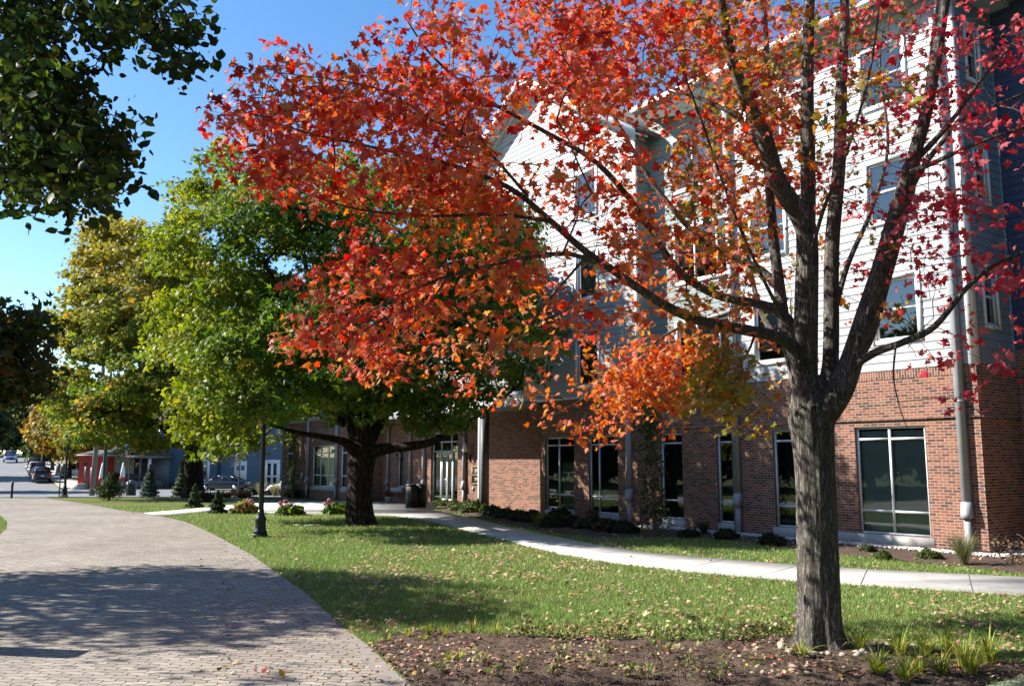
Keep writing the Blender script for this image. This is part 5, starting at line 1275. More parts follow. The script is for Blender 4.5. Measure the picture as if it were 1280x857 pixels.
# ================================================================== GROUND LITTER (uncountable)
walkP = P_walk; mulchP = P_bedf; wallP = P_bedw; paveP = P_pave
def ground_class(X, Y):
    k = np.zeros(len(X), int)                      # 0 lawn
    k[inpoly(X, Y, paveP)] = 1; k[inpoly(X, Y, walkP)] = 2; k[inpoly(X, Y, mulchP)] = 3; k[inpoly(X, Y, wallP)] = 4
    # inside the house
    lx = (X - C0[0]) * math.cos(BROT) + (Y - C0[1]) * math.sin(BROT); ly = -(X - C0[0]) * math.sin(BROT) + (Y - C0[1]) * math.cos(BROT)
    k[((lx < 0) & (ly > 0) & ((lx > XP1) | (lx < XP0))) | ((ly > 1.6) & (lx < .5)) | ((lx > 0) & (ly > 1.95))] = 9
    k[(Y > ya - 1)] = 9
    return k
def scatter_px(n, x0, x1, y0, y1, pw=1.0):
    px = rng.uniform(x0, x1, n); u = rng.uniform(0, 1, n) ** pw; py = y0 + (y1 - y0) * u
    r2 = FL * SP - (-(py - PCY)) * -CP; uu = -(py - PCY); r1 = FL * CP - uu * SP; r2 = FL * SP + uu * CP; t = -CAMH / r2
    return (px - PCX) * t, r1 * t
# grass blades
X, Y = [], []
a, b = scatter_px(360000, -60, 1340, 632, 880); X.append(a); Y.append(b)
a, b = scatter_px(60000, -60, 1340, 632, 700); X.append(a); Y.append(b)
X = np.concatenate(X); Y = np.concatenate(Y); k = ground_class(X, Y); m = (k == 0); X, Y = X[m], Y[m]; n = len(X)
sc_ = np.maximum(1, Y / 11); h = rng.uniform(.025, .06, n) * np.minimum(sc_, 1.5); wd = .0042 * sc_; a = rng.uniform(0, 6.283, n); ln = rng.normal(0, .4, (n, 2)) * h[:, None]
dx, dy = np.cos(a) * wd, np.sin(a) * wd
V = np.stack([np.stack([X - dx, Y - dy, np.zeros(n)], 1), np.stack([X + dx, Y + dy, np.zeros(n)], 1), np.stack([X + ln[:, 0], Y + ln[:, 1], h], 1)], 1).reshape(-1, 3)
patch = np.array([mnoise.fractal(Vector((x * .5, y * .5, 0)), 1, 2, 3) for x, y in zip(X[::40], Y[::40])]); patch = np.repeat(patch, 40)[:n]
gc = pick([(.18, .31, .08), (.24, .37, .10), (.32, .40, .135), (.50, .47, .26)], [5, 5, 3, 1.5], n, .15) * (1 + .45 * patch[:, None] * np.array((1.0, .75, 1.0)))
tag(mesh_np('lawn_grass', V, [np.arange(3 * n).reshape(n, 3)], M_GRASS, col=np.repeat(gc.clip(0.01, 1), 3, axis=0)), kind='stuff')
# fallen leaves
X, Y = [], []
for n, x0, x1, y0, y1 in ((8200, 250, 1300, 640, 850), (1500, 480, 1000, 655, 720), (2600, 440, 780, 672, 730), (220, 520, 1000, 788, 812), (60, 0, 520, 640, 857), (160, 940, 1280, 740, 857), (500, 330, 640, 650, 690), (300, 700, 960, 665, 690), (200, 190, 330, 640, 660)):
    a, b = scatter_px(n, x0, x1, y0, y1); X.append(a); Y.append(b)
X = np.concatenate(X); Y = np.concatenate(Y); k = ground_class(X, Y)
drift = np.array([mnoise.noise(Vector((x * .9, y * .7, 1.7))) for x, y in zip(X, Y)]); dk = rng.random(len(X)) < np.clip(.55 + 1.3 * drift, .12, 1)
ei = rng.integers(0, len(sp), 1500); keep = dk & ((k == 0) | (k == 3) | ((k == 4) & (rng.random(len(X)) < .6)) | ((k == 1) & (rng.random(len(X)) < .35)) | ((k == 2) & (rng.random(len(X)) < .05)))
X, Y, k = X[keep], Y[keep], k[keep]
ex = sp[ei] + nn[ei] * rng.normal(-.03, .13, (1500, 1)) + rng.normal(0, .08, (1500, 2)); ok = (ex[:, 1] > 8.3); ex = ex[ok]; n0 = len(X)
X = np.concatenate([X, ex[:, 0]]); Y = np.concatenate([Y, ex[:, 1]]); k = np.concatenate([k, np.ones(len(ex), int)]); n = len(X)
Z = np.where(k == 0, .035, np.where(k == 2, .028, np.where(k == 1, .012, .065)))
P = np.stack([X, Y, Z], 1); nrm = rng.normal(0, .38, (n, 3)) + (0, 0, 1)
lc = pick([(.50, .36, .20), (.58, .45, .29), (.50, .30, .21), (.52, .27, .25), (.40, .05, .04), (.50, .34, .06), (.28, .16, .08)], [5, 4, 3, 2.0, .7, .8, 1.5], n, .15)
fs = rng.normal(.062, .018, n).clip(.03, .11); fs[n0:] *= .6; fs[:n0][k[:n0] == 3] *= .72; lc[n0:] *= np.array((.75, .72, .7))
tag(leaves_mesh('fallen_leaves', P, fs, nrm, lc, M_LITTER, MAPLE), kind='stuff')
# bark chips over the mulch
a, b = scatter_px(26000, 430, 1330, 786, 900); k = ground_class(a, b); m = k == 3; a, b = a[m], b[m]; n = len(a)
P = np.stack([a, b, rng.uniform(.02, .055, n)], 1); chip = (np.array([(-.5, -.16, 0), (.5, -.12, 0), (.45, .16, .06), (-.42, .14, .03)]), np.array([(0, 1, 2, 3)]))
tag(leaves_mesh('bark_chips', P, rng.uniform(.012, .05, n), rng.normal(0, .5, (n, 3)) + (0, 0, 1), pick([(.07, .047, .036), (.12, .082, .062), (.19, .14, .105), (.035, .024, .018)], [4, 4, 1.5, 2], n, .2), M_LITTER, chip), kind='stuff')
# stones: white strip by the wall, ring round the trunk
def stones(name, P, s, mat):
    n = len(P); t = (1 + 5 ** .5) / 2
    iv = np.array([(-1, t, 0), (1, t, 0), (-1, -t, 0), (1, -t, 0), (0, -1, t), (0, 1, t), (0, -1, -t), (0, 1, -t), (t, 0, -1), (t, 0, 1), (-t, 0, -1), (-t, 0, 1)]) / 1.9
    F = np.array([(0, 11, 5), (0, 5, 1), (0, 1, 7), (0, 7, 10), (0, 10, 11), (1, 5, 9), (5, 11, 4), (11, 10, 2), (10, 7, 6), (7, 1, 8), (3, 9, 4), (3, 4, 2), (3, 2, 6), (3, 6, 8), (3, 8, 9), (4, 9, 5), (2, 4, 11), (6, 2, 10), (8, 6, 7), (9, 8, 1)])
    Rm = rotmats(rng.normal(0, 1, (n, 3)), rng.uniform(0, 6, n)); V = iv[None] * rng.uniform(.7, 1.15, (n, 12, 1)); V = np.einsum('nij,nkj->nki', Rm, V) * np.asarray(s)[:, None, None] * .5
    V[:, :, 2] *= .7; V += P[:, None]; return tag(mesh_np(name, V.reshape(-1, 3), [(F[None] + (np.arange(n) * 12)[:, None, None]).reshape(-1, 3)], mat, smooth=True), kind='stuff')
q = np.array([bl(x, -y) for x, y in zip(rng.uniform(-10.5, .1, 2600), np.abs(rng.normal(0, .24, 2600)) + .05)]); q2 = np.array([bl(x, y) for x, y in zip(rng.uniform(.06, .55, 500), rng.uniform(-.5, 1.9, 500))])
q = np.vstack([q, q2]); q[:, 2] = .06; stones('gravel', q, rng.uniform(.04, .09, len(q)), M_GRAVEL)
aa = rng.uniform(-.5, 3.6, 46) + math.pi; rr = rng.uniform(.40, .56, 46); q = np.stack([B0[0] + np.cos(aa) * rr, B0[1] + np.sin(aa) * rr, np.full(46, .05)], 1)
M_PEB = stuffmat('pebble', (.25, .21, .18), (.48, .42, .36), .8, 5); stones('trunk_pebbles', q, rng.uniform(.04, .12, 46), M_PEB)
# ================================================================== STREET FURNITURE
def lamp_post(b, label):
    b = np.asarray(b); e = empty('lamp_post', b, .3, label, 'lamp post', 'acorn lamp posts')
    mb = MB(); mb.box(-.19, .19, -.19, .19, 0, .10); mb.lathe([(.185, .10), (.185, .16), (.15, .20), (.14, .42), (.155, .45), (.155, .50), (.12, .55), (.085, .66), (.08, .74)], (0, 0, 0), 16); mb.build('base', M_BLACK, e)
    prof = []; k = 24; pts = []
    mb = MB(); V = []; F = []
    for j, (z, r) in enumerate(((.70, .074), (3.05, .052))):
        for i in range(k):
            a = 2 * math.pi * i / k; q = r * (1 if i % 2 else .86); V.append((q * math.cos(a), q * math.sin(a), z))
    F = [(i, (i + 1) % k, k + (i + 1) % k, k + i) for i in range(k)]; mb.add(V, F); mb.lathe([(.07, 3.05), (.075, 3.08), (.06, 3.12), (.05, 3.2), (.10, 3.3), (.12, 3.34), (.12, 3.38)], (0, 0, 0), 16); mb.build('pole', M_BLACK, e)
    mb = MB(); mb.lathe([(.11, 3.38), (.165, 3.46), (.185, 3.56), (.17, 3.66), (.15, 3.72)], (0, 0, 0), 18); mb.build('globe', M_GLOBE, e, smooth=True)
    mb = MB(); mb.lathe([(.155, 3.72), (.15, 3.76), (.10, 3.83), (.03, 3.88), (.012, 3.96), (.0, 3.99)], (0, 0, 0), 18); mb.build('cap', M_GLOBE, e)
lamp_post(G(325, 671), 'black fluted lamp post on the lawn beside the brick path')
lamp_post(wx(83.5, 52, 0), 'black lamp post with round white globe at the street corner')
b = wx(18, 48.5, 0); e = empty('bollard', b, 0, 'slim black bollard at the end of the brick path', 'bollard')
mb = MB(); mb.lathe([(.075, 0), (.07, .05), (.06, .08), (.06, .78), (.07, .80), (.07, .84)], (0, 0, 0), 14); mb.build('post', M_BLACK, e)
mb = MB(); mb.lathe([(.065, .84), (.06, .90), (.03, .96), (.0, .97)], (0, 0, 0), 14); mb.build('cap', M_BLACK, e)
b = G0(-62, 811); e = empty('bollard', b, 0, 'stout wooden post added just outside the lower left corner to cast a long shadow', 'bollard')  # invented unseen post, placed to throw the shadow on the path
mb = MB(); mb.box(-.17, .17, -.17, .17, 0, 1.05); mb.build('post', M_WOOD, e); mb = MB(); mb.prism([(-.17, -.17, 1.051), (.17, -.17, 1.051), (-.17, -.17, 1.22)], (0, .34, 0)); mb.build('cap', M_WOOD, e)

def slat_bin(px, py, label, rz, group):
    b = G(px, py); e = empty('litter_bin', b, rz, label, 'litter bin', group); e.scale = (.66, .66, 1.02)
    mb = MB(); mb.lathe([(.27, .06), (.29, .5), (.29, .92)], (0, 0, 0), 18); mb.build('liner', M_BLACKP, e)
    mb = MB()
    for i in range(22):
        a = 2 * math.pi * i / 22; c, s = math.cos(a), math.sin(a); mb.prism([(c * .335 - s * .028, s * .335 + c * .028, .04), (c * .335 + s * .028, s * .335 - c * .028, .04), (c * .35 + s * .028, s * .35 - c * .028, .04), (c * .35 - s * .028, s * .35 + c * .028, .04)], (0, 0, .90))
    for z in (.08, .5, .9): mb.tube([(math.cos(a) * .33, math.sin(a) * .33, z) for a in np.linspace(0, 6.283, 25)], .014, 6)
    for i in range(4): a = .78 + i * 1.571; mb.tube([(math.cos(a) * .3, math.sin(a) * .3, 0), (math.cos(a) * .32, math.sin(a) * .32, .12)], .02, 6)
    mb.build('slat_frame', M_BLACK, e)
    mb = MB(); mb.lathe([(.36, .94), (.37, .97), (.33, 1.02), (.17, 1.05), (.16, 1.02)], (0, 0, 0), 20); mb.build('lid', M_BLACKP, e)
slat_bin(513.5, 635.5, 'black slatted litter bin by the entrance, the left one of two', .2, 'litter bins by the entrance'); slat_bin(526, 635, 'black slatted litter bin by the entrance, the right one of two', .5, 'litter bins by the entrance')
b = wx(166, 65, 0); e = empty('litter_bin', b, 0, 'round black litter bin beside the bare sapling', 'litter bin')
mb = MB(); mb.lathe([(.33, 0), (.36, .1), (.36, .85), (.38, .9), (.38, .95)], (0, 0, 0), 20); mb.build('body', M_BLACK, e)
mb = MB(); mb.lathe([(.38, .951), (.36, 1.02), (.22, 1.12), (.2, 1.2), (.02, 1.22)], (0, 0, 0), 20); mb.build('lid', M_DGREY, e)

b = wx(117.5, 64, 0); e = empty('utility_pole', b, 0, 'grey wooden utility pole beside the red building', 'utility pole')
mb = MB(); mb.tube([(0, 0, -.1), (.12, 0, 4), (.3, 0, 11)], [.19, .17, .12], 12); mb.build('pole', M_WOOD, e); mb = MB(); mb.box(-.9, 1.5, -.06, .06, 10, 10.12); mb.build('crossarm', M_WOOD, e)
mb = MB(); mb.box(-.3, .1, .17, .32, 1.2, 2.1); mb.build('meter_box', M_DGREY, e)
b = wx(131.5, 60, 0); e = empty('traffic_pole', b, 0, 'dark green metal pole rising behind the lumpy pine bush', 'pole')
mb = MB(); mb.lathe([(.2, 0), (.2, .1), (.13, .2), (.13, 1), (.115, 6), (.1, 9)], (0, 0, 0), 14); mb.build('pole', M_GREEN, e); mb = MB(); mb.tube([(0, 0, 8.2), (-1.5, 0, 8.6), (-4, 0, 8.8)], [.07, .06, .04], 8); mb.build('arm', M_GREEN, e)
b = wx(77, 54, 0); e = empty('street_sign', b, .2, 'thin green post with two dark sign backs beside the far lamp post', 'sign')
mb = MB(); mb.box(-.03, .03, -.03, .03, 0, 2.3); mb.build('post', M_GREEN, e)
for x0, x1 in ((-.26, -.03), (.0, .27)):
    mb = MB(); mb.box(x0, x1, -.05, -.035, 1.5, 2.05); mb.build('panel', M_DGREY, e)
# stop sign at the far junction
D_ = 150; b = wx(44, D_, 0); e = empty('stop_sign', b, 0, 'red octagonal stop sign on a post at the far end of the street', 'sign')
mb = MB(); mb.box(-.04, .04, 0, .08, 0, 2.6); mb.build('post', M_GREY, e)
oc = lambda r, y: [(r * math.cos(R(22.5 + 45 * i)), y, 2.3 + r * math.sin(R(22.5 + 45 * i))) for i in range(8)]
mb = MB(); mb.prism(oc(.62, -.02), (0, .015, 0)); mb.build('border', M_WHITE, e); mb = MB(); mb.prism(oc(.57, -.03), (0, .008, 0)); mb.build('panel', M_RED, e)
cu = bpy.data.curves.new('stop_text', 'FONT'); cu.body = 'STOP'; cu.size = .42; cu.align_x = 'CENTER'; cu.align_y = 'CENTER'; cu.extrude = .002
to = bpy.data.objects.new('tmp', cu); COL.objects.link(to); bpy.context.view_layer.update()
me = bpy.data.meshes.new_from_object(to.evaluated_get(bpy.context.evaluated_depsgraph_get())); COL.objects.unlink(to); bpy.data.objects.remove(to)
me.materials.clear(); me.materials.append(M_WHITE); o = bpy.data.objects.new('lettering', me); COL.objects.link(o); o.parent = e; o.location = (0, -.034, 2.3); o.rotation_euler = (R(90), 0, 0)
# overhead wires and a street light over the far street
for i, (z0, z1) in enumerate(((8.6, 9.2), (7.6, 8.4))):
    p0, p1 = wx(-120, 120, z0), wx(70, 128, z1); pts = [p0 + (p1 - p0) * u - np.array((0, 0, 1.0 * math.sin(u * math.pi))) for u in np.linspace(0, 1, 14)]
    mb = MB(); mb.tube(pts, .022, 5); tag(mb.build('overhead_wire', M_BLACK), ('upper overhead wire crossing the far street', 'lower overhead wire crossing the far street')[i], 'wire', 'wires over the street')
b = wx(52, 130, 0); e = empty('street_light', b, 0, 'grey street light reaching over the far street', 'street light')
mb = MB(); mb.tube([(0, 0, 0), (0, 0, 8.2)], [.12, .08], 8); mb.build('pole', M_GREY, e); mb = MB(); mb.tube([(0, 0, 7.9), (-.8, 0, 8.5), (-1.9, 0, 8.7)], [.05, .045, .04], 6); mb.build('arm', M_GREY, e)
mb = MB(); mb.prism([(-2.7, -.15, 8.62), (-1.8, -.12, 8.62), (-1.8, -.1, 8.78), (-2.6, -.12, 8.76)], (0, .3, 0)); mb.build('lamp_head', M_GREY, e)

# ================================================================== CARS
def carpaint(name, c): return stuffmat(name, tuple(v * .93 for v in c), c, .22, 3, spec=.6, coat=.8)
PA = {'black': carpaint('black_car_paint', (.012, .013, .016)), 'white': carpaint('white_car_paint', (.72, .73, .74)), 'silver': carpaint('silver_car_paint', (.42, .44, .47)), 'maroon': carpaint('maroon_car_paint', (.16, .03, .035)), 'blue': carpaint('blue_car_paint', (.10, .16, .32)), 'charcoal': carpaint('charcoal_car_paint', (.035, .037, .042))}
def loft(mb, secs):
    k = len(secs[0]); V = np.vstack(secs); F = []
    for j in range(len(secs) - 1):
        for i in range(k - 1): F.append((j * k + i, j * k + i + 1, (j + 1) * k + i + 1, (j + 1) * k + i))
    F.append(tuple(range(k - 1, -1, -1))); F.append(tuple((len(secs) - 1) * k + i for i in range(k))); mb.add(V, F)
def car(loc, heading, kind, paint, label, group):
    """x forward, parts: body, roof, glass, bumpers, lamps, wheels"""
    e = empty('parked_car' if group else 'pickup_truck', loc, heading, label, 'car' if kind != 'pickup' else 'pickup truck', group)
    Ln, Wd, belt, top = {'suv': (4.5, 1.82, 1.02, 1.66), 'sedan': (4.7, 1.78, .92, 1.42), 'pickup': (5.4, 1.95, 1.08, 1.82)}[kind]; h = Ln / 2; w = Wd / 2
    nose = .78 if kind == 'sedan' else .95
    st = [(-h, .84, .52, belt * .84), (-h + .10, .95, .32, belt * .97), (-h + .6, 1, .24, belt), (-.4, 1, .2, belt), (h * .38, 1, .2, belt), (h * .5, .99, .24, belt * .96), (h - .35, .95, .26, nose * .95), (h - .06, .86, .34, nose * .82), (h, .76, .42, nose * .66)]
    secs = [[(x, -w * f * .90, zl), (x, -w * f, zl + .16), (x, -w * f, zb * .72), (x, -w * f * .955, zb - .03), (x, -w * f * .88, zb), (x, w * f * .88, zb), (x, w * f * .955, zb - .03), (x, w * f, zb * .72), (x, w * f, zl + .16), (x, w * f * .90, zl)] for x, f, zl, zb in st]
    mb = MB(); loft(mb, secs); mb.build('body', PA[paint], e, smooth=False)
    if kind == 'suv': gh = [(-h + .16, belt * .97, .82), (-h + .52, top - .05, .72), (-.2, top, .73), (.45, top - .03, .72), (h * .52, belt * .97, .80)]
    elif kind == 'sedan': gh = [(-h + .55, belt, .82), (-h + 1.45, top - .04, .70), (-.1, top, .70), (.35, top - .03, .70), (h * .52, belt * .97, .80)]
    else: gh = [(-.55, belt, .84), (-.45, top - .03, .76), (.2, top, .76), (.6, top - .04, .75), (h * .50, belt * .98, .82)]
    wb = .87
    mb = MB(); secs = []
    for x, z, f in gh: secs.append([(x, -w * wb, belt - .02), (x, -w * f, z), (x, w * f, z), (x, w * wb, belt - .02)])
    loft(mb, secs); mb.build('window_glass', M_CARGLASS, e)
    mb = MB(); top_ = [(x, -w * f - .006, z + .005, w * f + .006) for x, z, f in gh[1:4]]
    loft(mb, [[(x, a, z - .05), (x, a + .03, z + .02), (x, -a - .03, z + .02), (x, b_, z - .05)] for x, a, z, b_ in top_])
    for sg in (-1, 1):
        for (x0, z0, f0), (x1, z1, f1) in ((gh[0], gh[1]), (gh[-1], gh[-2])): mb.tube([(x0, sg * w * (wb if z0 < belt + .05 else f0), z0), (x1, sg * w * (f1 + .005), z1 - .02)], .045, 6)
        mb.tube([(-.15, sg * w * (wb + .01), belt - .02), (-.15, sg * w * .735, top - .03)], .04, 6)
    mb.build('roof', PA[paint], e)
    wr = .34 if kind != 'sedan' else .32
    for sx in (-h * .60, h * .60):
        for sg in (-1, 1):
            y0 = sg * (w - .09); mb = MB(); V = []
            ring = lambda r, y: [(sx + r * math.cos(a), y, wr + r * math.sin(a)) for a in np.arange(20) * .31416]
            loft_ = [ring(wr * .9, y0 - .11), ring(wr, y0 - .08), ring(wr, y0 + .08), ring(wr * .9, y0 + .11)]; F = []; k = 20
            for j in range(3): F += [(j * k + i, j * k + (i + 1) % k, (j + 1) * k + (i + 1) % k, (j + 1) * k + i) for i in range(k)]
            F += [tuple(range(k)), tuple(3 * k + i for i in range(k))]; mb.add(np.vstack(loft_), F); wh = mb.build('wheel', M_TYRE, e)
            mb = MB(); yy = y0 + sg * .112; mb.prism([(sx + wr * .62 * math.cos(a), yy, wr + wr * .62 * math.sin(a)) for a in np.arange(16) * .3927], (0, sg * .012, 0)); mb.build('rim', M_CHROME, wh)
    for sg in (-1, 1):
        mb = MB(); mb.box(-h - .01, -h + .10, sg * w * .80 - .10, sg * w * .80 + .10, belt * .62, belt * .62 + (.42 if kind == 'suv' else .17)); mb.build('tail_light', M_TAIL, e)
        mb = MB(); mb.box(h - .16, h - .005, sg * w * .64 - .14, sg * w * .64 + .14, nose * .62, nose * .80); mb.build('headlight', M_HEAD, e)
        mb = MB(); mb.box(h * .36, h * .36 + .12, sg * (w + .08) - .09, sg * (w + .08) + .09, belt - .02, belt + .13); mb.build('mirror', PA[paint], e)
    mb = MB(); mb.box(-h - .05, -h + .12, -w * .88, w * .88, .36, .54); mb.build('rear_bumper', M_BLACKP if paint == 'black' else PA[paint], e)
    mb = MB(); mb.box(h - .14, h + .05, -w * .82, w * .82, .30, .46); mb.build('front_bumper', M_CHROME if kind == 'pickup' else PA[paint], e)
    mb = MB(); mb.box(h - .02, h + .012, -w * .42, w * .42, .50, .50 + .2); mb.build('grille', M_BLACKP, e)
    mb = MB(); mb.box(-h - .022, -h - .008, -.16, .16, .68, .80); mb.build('licence_plate', M_WHITE, e)
    if kind == 'pickup':
        mb = MB(); mb.box(-h + .1, -.62, -w * .72, w * .72, belt + .002, belt + .01); mb.build('bed_liner', M_BLACKP, e)
    return e
hd = math.atan2(SD[1], SD[0])
GP = 'cars parked along the street kerb'
def kerb_car(dist): p = K0 + SN * -1.15 + SD * dist; return (p[0], p[1], zt(p[1]) + .045)
for dist, kind, paint, lab in ((13.8, 'suv', 'black', 'black hatchback parked at the near end of the row of kerb cars'), (20.2, 'sedan', 'silver', 'silver car parked directly ahead of the black one'), (26.6, 'suv', 'maroon', 'dark red car in the middle of the row of kerb cars'), (33, 'sedan', 'white', 'white car parked ahead of the dark red one'), (39.5, 'suv', 'charcoal', 'dark car at the far end of the row of kerb cars')):
    car(kerb_car(dist), hd, kind, PA and paint, lab, GP)
b = wx(13, 139, .05); car(b, math.atan2(-SD[1], -SD[0]), 'pickup', 'blue', 'blue pickup truck driving towards the viewer on the far street', None)
car(wx(281, 82, .03), R(176), 'sedan', 'black', 'black sedan parked side on before the blue house', 'cars by the blue house')
car(wx(374, 70, .03), R(165), 'sedan', 'silver', 'silver car partly hidden behind the brick wing and grasses', 'cars by the blue house')
car(wx(98, 104, .08), R(185), 'suv', 'white', 'white car parked side on behind the street corner lawn', 'cars by the blue house')

# ================================================================== HOUSES ACROSS THE STREET
def hx(px, D): return at(px, 574, D)[0]
DH = 89.0; zg = zt(DH)
x0, x1 = hx(197, DH), hx(356, DH)
e = empty('blue_house', (x0, DH, zg), 0, 'slate blue clapboard house with white windows behind the black sedan', 'house'); W_ = x1 - x0
fr = frame((0, 0, 0), (1, 0, 0), (0, -1, 0)); lx = lambda px: hx(px, DH) - x0; lz = lambda py: at(200, py, DH)[2] - zg
wh = [(lx(252.5), lx(259.2), lz(599), lz(576)), (lx(333), lx(348), .3, lz(577))]
mb = MB(); clap(mb, fr, 0, W_, .55, 6.4, wh, e=.2); clap(mb, frame((W_, 0, 0), (0, 1, 0), (1, 0, 0)), 0, 9, .55, 6.4, e=.2); clap(mb, frame((0, 0, 0), (0, 1, 0), (-1, 0, 0)), 0, 9, .55, 6.4, e=.2); mb.build('wall', M_BLUE, e)
mb = MB(); mb.box(.03, W_ - .03, .03, 9, -.5, .55); mb.build('foundation', M_FOUND, e)
mb = MB(); mb.prism([(-.4, -.5, 6.4), (-.4, 4.5, 9.2), (-.4, 9.5, 6.4)], (W_ + .8, 0, 0)); mb.build('roof', M_SHINGLE, e)
mb = MB(); fbox(mb, fr, 0, .22, .55, 6.4, -.02, .05); fbox(mb, fr, W_ - .22, W_, .55, 6.4, -.02, .05); mb.build('corner_board', M_WHITE, e)
a, b_, c, d = wh[0]; mb = MB()
for s0, s1, z0, z1 in ((a - .14, a, c - .14, d + .14), (b_, b_ + .28, c - .14, d + .14), (a, b_, d, d + .14), (a, b_, c - .14, c), (a, b_, (c + d) / 2 - .03, (c + d) / 2 + .03)): fbox(mb, fr, s0, s1, z0, z1, -.02, .05)
w = mb.build('window', M_WHITE, e); mb = MB(); mb.quad(fr(a, c, -.04), fr(b_, c, -.04), fr(b_, d, -.04), fr(a, d, -.04)); mb.build('pane', M_CARGLASS, w); mb = MB(); fbox(mb, fr, a + .02, b_ - .02, (c + d) / 2 + .1, d, -.035, -.02); mb.build('blind_or_dark', M_CREAM, w)
a, b_ = lx(293.3), lx(309); c, d = lz(600), lz(576); mb = MB(); fbox(mb, fr, a, b_, c, d, 0, .06); w = mb.build('white_panel', M_WHITE, e)
for s0, s1 in ((.2, .48), (.55, .85)):
    mb = MB(); fbox(mb, fr, a + (b_ - a) * s0, a + (b_ - a) * s1, c + (d - c) * .52, c + (d - c) * .76, .055, .07); mb.build('pane', M_BRONZE if s0 < .3 else M_FOUND, w)
mb = MB(); fbox(mb, fr, a + (b_ - a) * .38, a + (b_ - a) * .5, c + (d - c) * .88, c + (d - c) * .98, .055, .068); mb.build('mark', M_DGREY, w)
a, b_, c, d = wh[1]; mb = MB()
for s0, s1 in ((a, a + .14), ((a + b_) / 2 - .12, (a + b_) / 2 + .12), (b_ - .14, b_)): fbox(mb, fr, s0, s1, c, d, -.06, .04)
fbox(mb, fr, a - .2, a - .002, c, d + .2, -.02, .05); fbox(mb, fr, b_ + .002, b_ + .2, c, d + .2, -.02, .05); fbox(mb, fr, a, b_, d + .002, d + .2, -.02, .05)
for z in (.38, .98): zz = c + (d - c) * z; fbox(mb, fr, a + .14, (a + b_) / 2 - .12, zz - .1, zz + .05, -.06, .03); fbox(mb, fr, (a + b_) / 2 + .12, b_ - .14, zz - .1, zz + .05, -.06, .03)
w = mb.build('door', M_WHITE, e); mb = MB(); mb.quad(fr(a, c, -.05), fr(b_, c, -.05), fr(b_, d, -.05), fr(a, d, -.05)); mb.build('pane', M_CARGLASS, w)
mb = MB(); fbox(mb, fr, lx(262), lx(330), 4.0, 4.22, 0, .08); mb.build('band_board', M_FOUND, e)
mb = MB(); mb.tube([fr(lx(273.5), .3, .1), fr(lx(273.5), 6.4, .1)], .05, 6); mb.tube([fr(lx(276), .3, .1), fr(lx(276), 6.4, .1)], .05, 6); mb.build('drain_pipe', M_NAVY, e)

# cream house with a dark open porch
DP = 86.0; zp = zt(DP); x0, x1 = hx(136, DP), hx(198, DP); W_ = x1 - x0; lz = lambda py: at(150, py, DP)[2] - zp; lx = lambda px: hx(px, DP) - x0
e = empty('porch_house', (x0, DP, zp), 0, 'cream boarded house with a dark open porch and dark gable roof', 'house'); fr = frame((0, 0, 0), (1, 0, 0), (0, -1, 0))
mb = MB(); mb.box(0, lx(155), 0, 6, 0, 3.3); mb.build('wall', M_CREAM, e)
mb = MB(); mb.box(lx(155), W_, 2.4, 6, 0, 3.3); mb.build('porch_wall', M_DGREY, e)
mb = MB(); mb.box(0, W_, -1.8, 2.38, .0, .85); mb.build('porch_deck', M_FOUND, e)
for px in (158.5, 170, 184):
    mb = MB(); mb.box(lx(px), lx(px) + .16, -1.75, -1.59, .851, 3.0); mb.build('porch_post', M_DGREY, e)
mb = MB(); mb.box(lx(194.5), W_ - .05, -1.75, -1.5, .851, 3.0); mb.build('porch_pillar', M_WHITE, e)
mb = MB(); mb.box(lx(156), lx(194), -1.7, -1.62, .851, 1.55); mb.build('railing', M_BLACKP, e)
mb = MB(); mb.prism([(-.9, -2.0, lz(571.5)), (lx(160), -2.0, lz(562)), (lx(160), -2.0, lz(562) + .16), (-.9, -2.0, lz(571.5) + .16)], (0, 4.4, 0)); mb.build('porch_roof', M_STONE, e)
mb = MB(); mb.box(lx(160), W_ + .3, -1.95, 6, 3.0, 3.28); mb.build('eave', M_FOUND, e)
mb = MB(); mb.prism([(-.4, .3, 3.32), (W_ * .52, .3, 6.6), (W_ + .4, .3, 3.32)], (0, 6.5, 0)); mb.build('roof', M_SHINGLE, e)
for px in (158, 163.2):
    mb = MB(); mb.tube([(lx(px), -1.0, 3.0), (lx(px), -1.0, 4.75)], .11, 10); mb.build('vent_pipe', M_HEAD, e)
mb = MB(); mb.box(lx(136.5), lx(139), -.05, -.003, .9, 2.9); mb.build('door', M_WHITE, e)
# red building with steps
DR_ = 84.0; zr = zt(DR_); x0, x1 = hx(99, DR_), hx(131, DR_); W_ = x1 - x0
e = empty('red_building', (x0, DR_, zr), 0, 'bright red wooden building with pale eave and concrete steps', 'building'); lx = lambda px: hx(px, DR_) - x0; lz = lambda py: at(115, py, DR_)[2] - zr
mb = MB(); clap(mb, fr, 0, W_, .1, lz(569.5), [(lx(106), lx(110), .6, 2.6)], e=.22); clap(mb, frame((0, 0, 0), (0, 1, 0), (-1, 0, 0)), 0, 8, .1, lz(569.5), e=.22); clap(mb, frame((W_, 0, 0), (0, 1, 0), (1, 0, 0)), 0, 8, .1, lz(569.5), e=.22); mb.build('wall', M_RED, e)
mb = MB(); fbox(mb, fr, lx(106), lx(110), .6, 2.6, -.1, -.04); mb.build('door', M_DGREY, e)
mb = MB(); mb.box(-.2, W_ + .2, -.35, 8.2, lz(569.5), lz(567.8)); mb.build('eave', M_STONE, e); mb = MB(); mb.prism([(-.3, -.4, lz(567.7)), (-.3, 4, lz(567.7) + .45), (-.3, 8.3, lz(567.7))], (W_ + .6, 0, 0)); mb.build('roof', M_SHINGLE, e)
mb = MB()
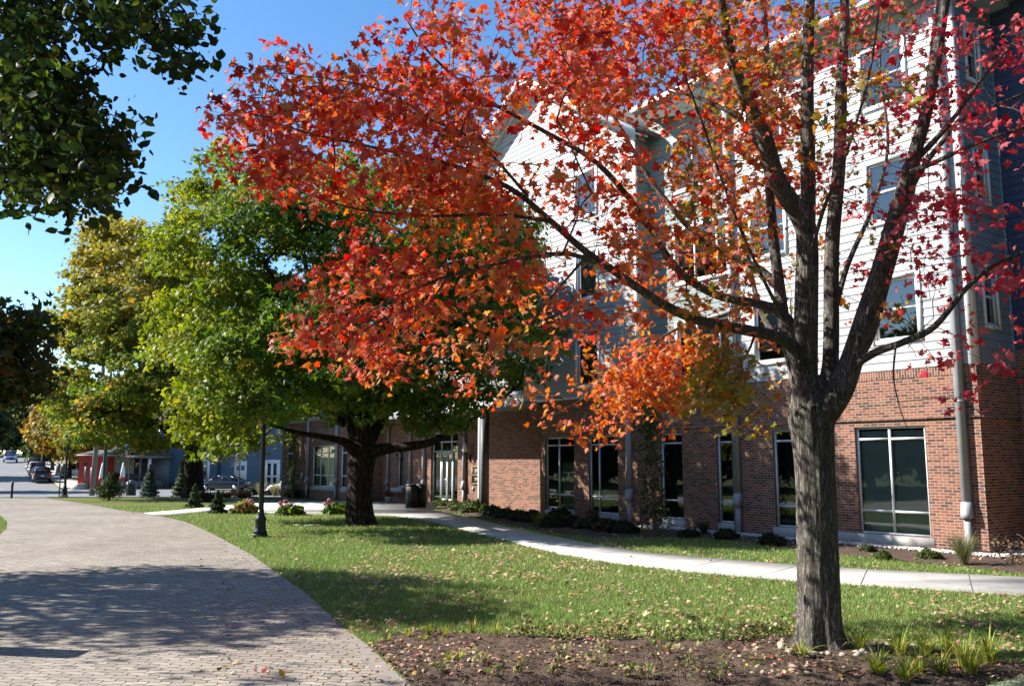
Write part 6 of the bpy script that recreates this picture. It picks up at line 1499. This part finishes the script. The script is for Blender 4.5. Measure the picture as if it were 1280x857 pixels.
for i in range(4): mb.box(lx(101) - .25 * i + .5, lx(113), -1.6 - .02 * i, -.03, .02 + .16 * (3 - i), .18 + .16 * (3 - i) - .001)
mb.build('steps', M_CONC, e)
# folded parasols on the terrace
def parasol(px, D, label):
    b = wx(px, D, 0); t = empty('folded_parasol', b, 0, label, 'parasol', 'folded parasols before the porch')
    mb = MB(); mb.lathe([(.25, 0), (.25, .08), (.04, .1), (.03, 2.6)], (0, 0, 0), 12); mb.build('pole', M_WOOD, t); mb = MB(); mb.lathe([(.22, 1.0), (.26, 1.15), (.16, 2.0), (.04, 2.65)], (0, 0, 0), 10); mb.build('canopy', M_WHITE, t); mb = MB(); mb.lathe([(.235, .98), (.28, 1.14), (.255, 1.3)], (0, 0, 0), 10); mb.build('hem', M_RED, t)
parasol(154.5, 82, 'white folded parasol with red hem left of the bare sapling'); parasol(128.6, 81, 'white folded parasol with red hem between red building and green pole')

# ================================================================== SKY, SUN, CAMERA
w = bpy.data.worlds.new('World'); sc.world = w; w.use_nodes = True; nt = w.node_tree
bg = nt.nodes.get('Background') or nt.nodes.new('ShaderNodeBackground'); sky = nt.nodes.new('ShaderNodeTexSky'); sky.sky_type = 'NISHITA'; sky.sun_disc = False
ELEV, AZ = R(35.5), math.atan2(-.985, .17)                     # azimuth measured clockwise from +Y
sky.sun_elevation = ELEV; sky.sun_rotation = AZ; sky.air_density = SKY_AIR; sky.dust_density = SKY_DUST; sky.ozone_density = SKY_OZ; sky.altitude = 250
hs = nt.nodes.new('ShaderNodeHueSaturation'); hs.inputs['Saturation'].default_value = 1.22; nt.links.new(sky.outputs['Color'], hs.inputs['Color']); nt.links.new(hs.outputs['Color'], bg.inputs['Color']); bg.inputs['Strength'].default_value = SKY_S
lp = bpy.data.lights.new('sun', 'SUN'); lp.energy = SUN_E; lp.angle = R(.5); lp.color = (1, .95, .87)
so = bpy.data.objects.new('sun', lp); COL.objects.link(so)
ld = Vector((math.sin(AZ) * -math.cos(ELEV), -math.cos(AZ) * math.cos(ELEV), -math.sin(ELEV))); so.rotation_euler = ld.to_track_quat('-Z', 'Y').to_euler(); so.location = (-20, 0, 30)
cd = bpy.data.cameras.new('camera'); cd.sensor_width = 36; cd.lens = FL / 1280 * 36; cd.clip_start = .1; cd.clip_end = 5000
co = bpy.data.objects.new('camera', cd); COL.objects.link(co); co.location = (0, 0, CAMH); co.rotation_euler = (R(90) + PITCH, 0, 0); sc.camera = co
sc.view_settings.view_transform = 'Standard'; sc.view_settings.look = 'None'; sc.view_settings.exposure = EXPO; sc.view_settings.gamma = 1; sc.view_settings.use_curve_mapping = False
sc.cycles.max_bounces = 7; sc.cycles.transparent_max_bounces = 8; sc.cycles.diffuse_bounces = 3; sc.cycles.caustics_reflective = False; sc.cycles.caustics_refractive = False
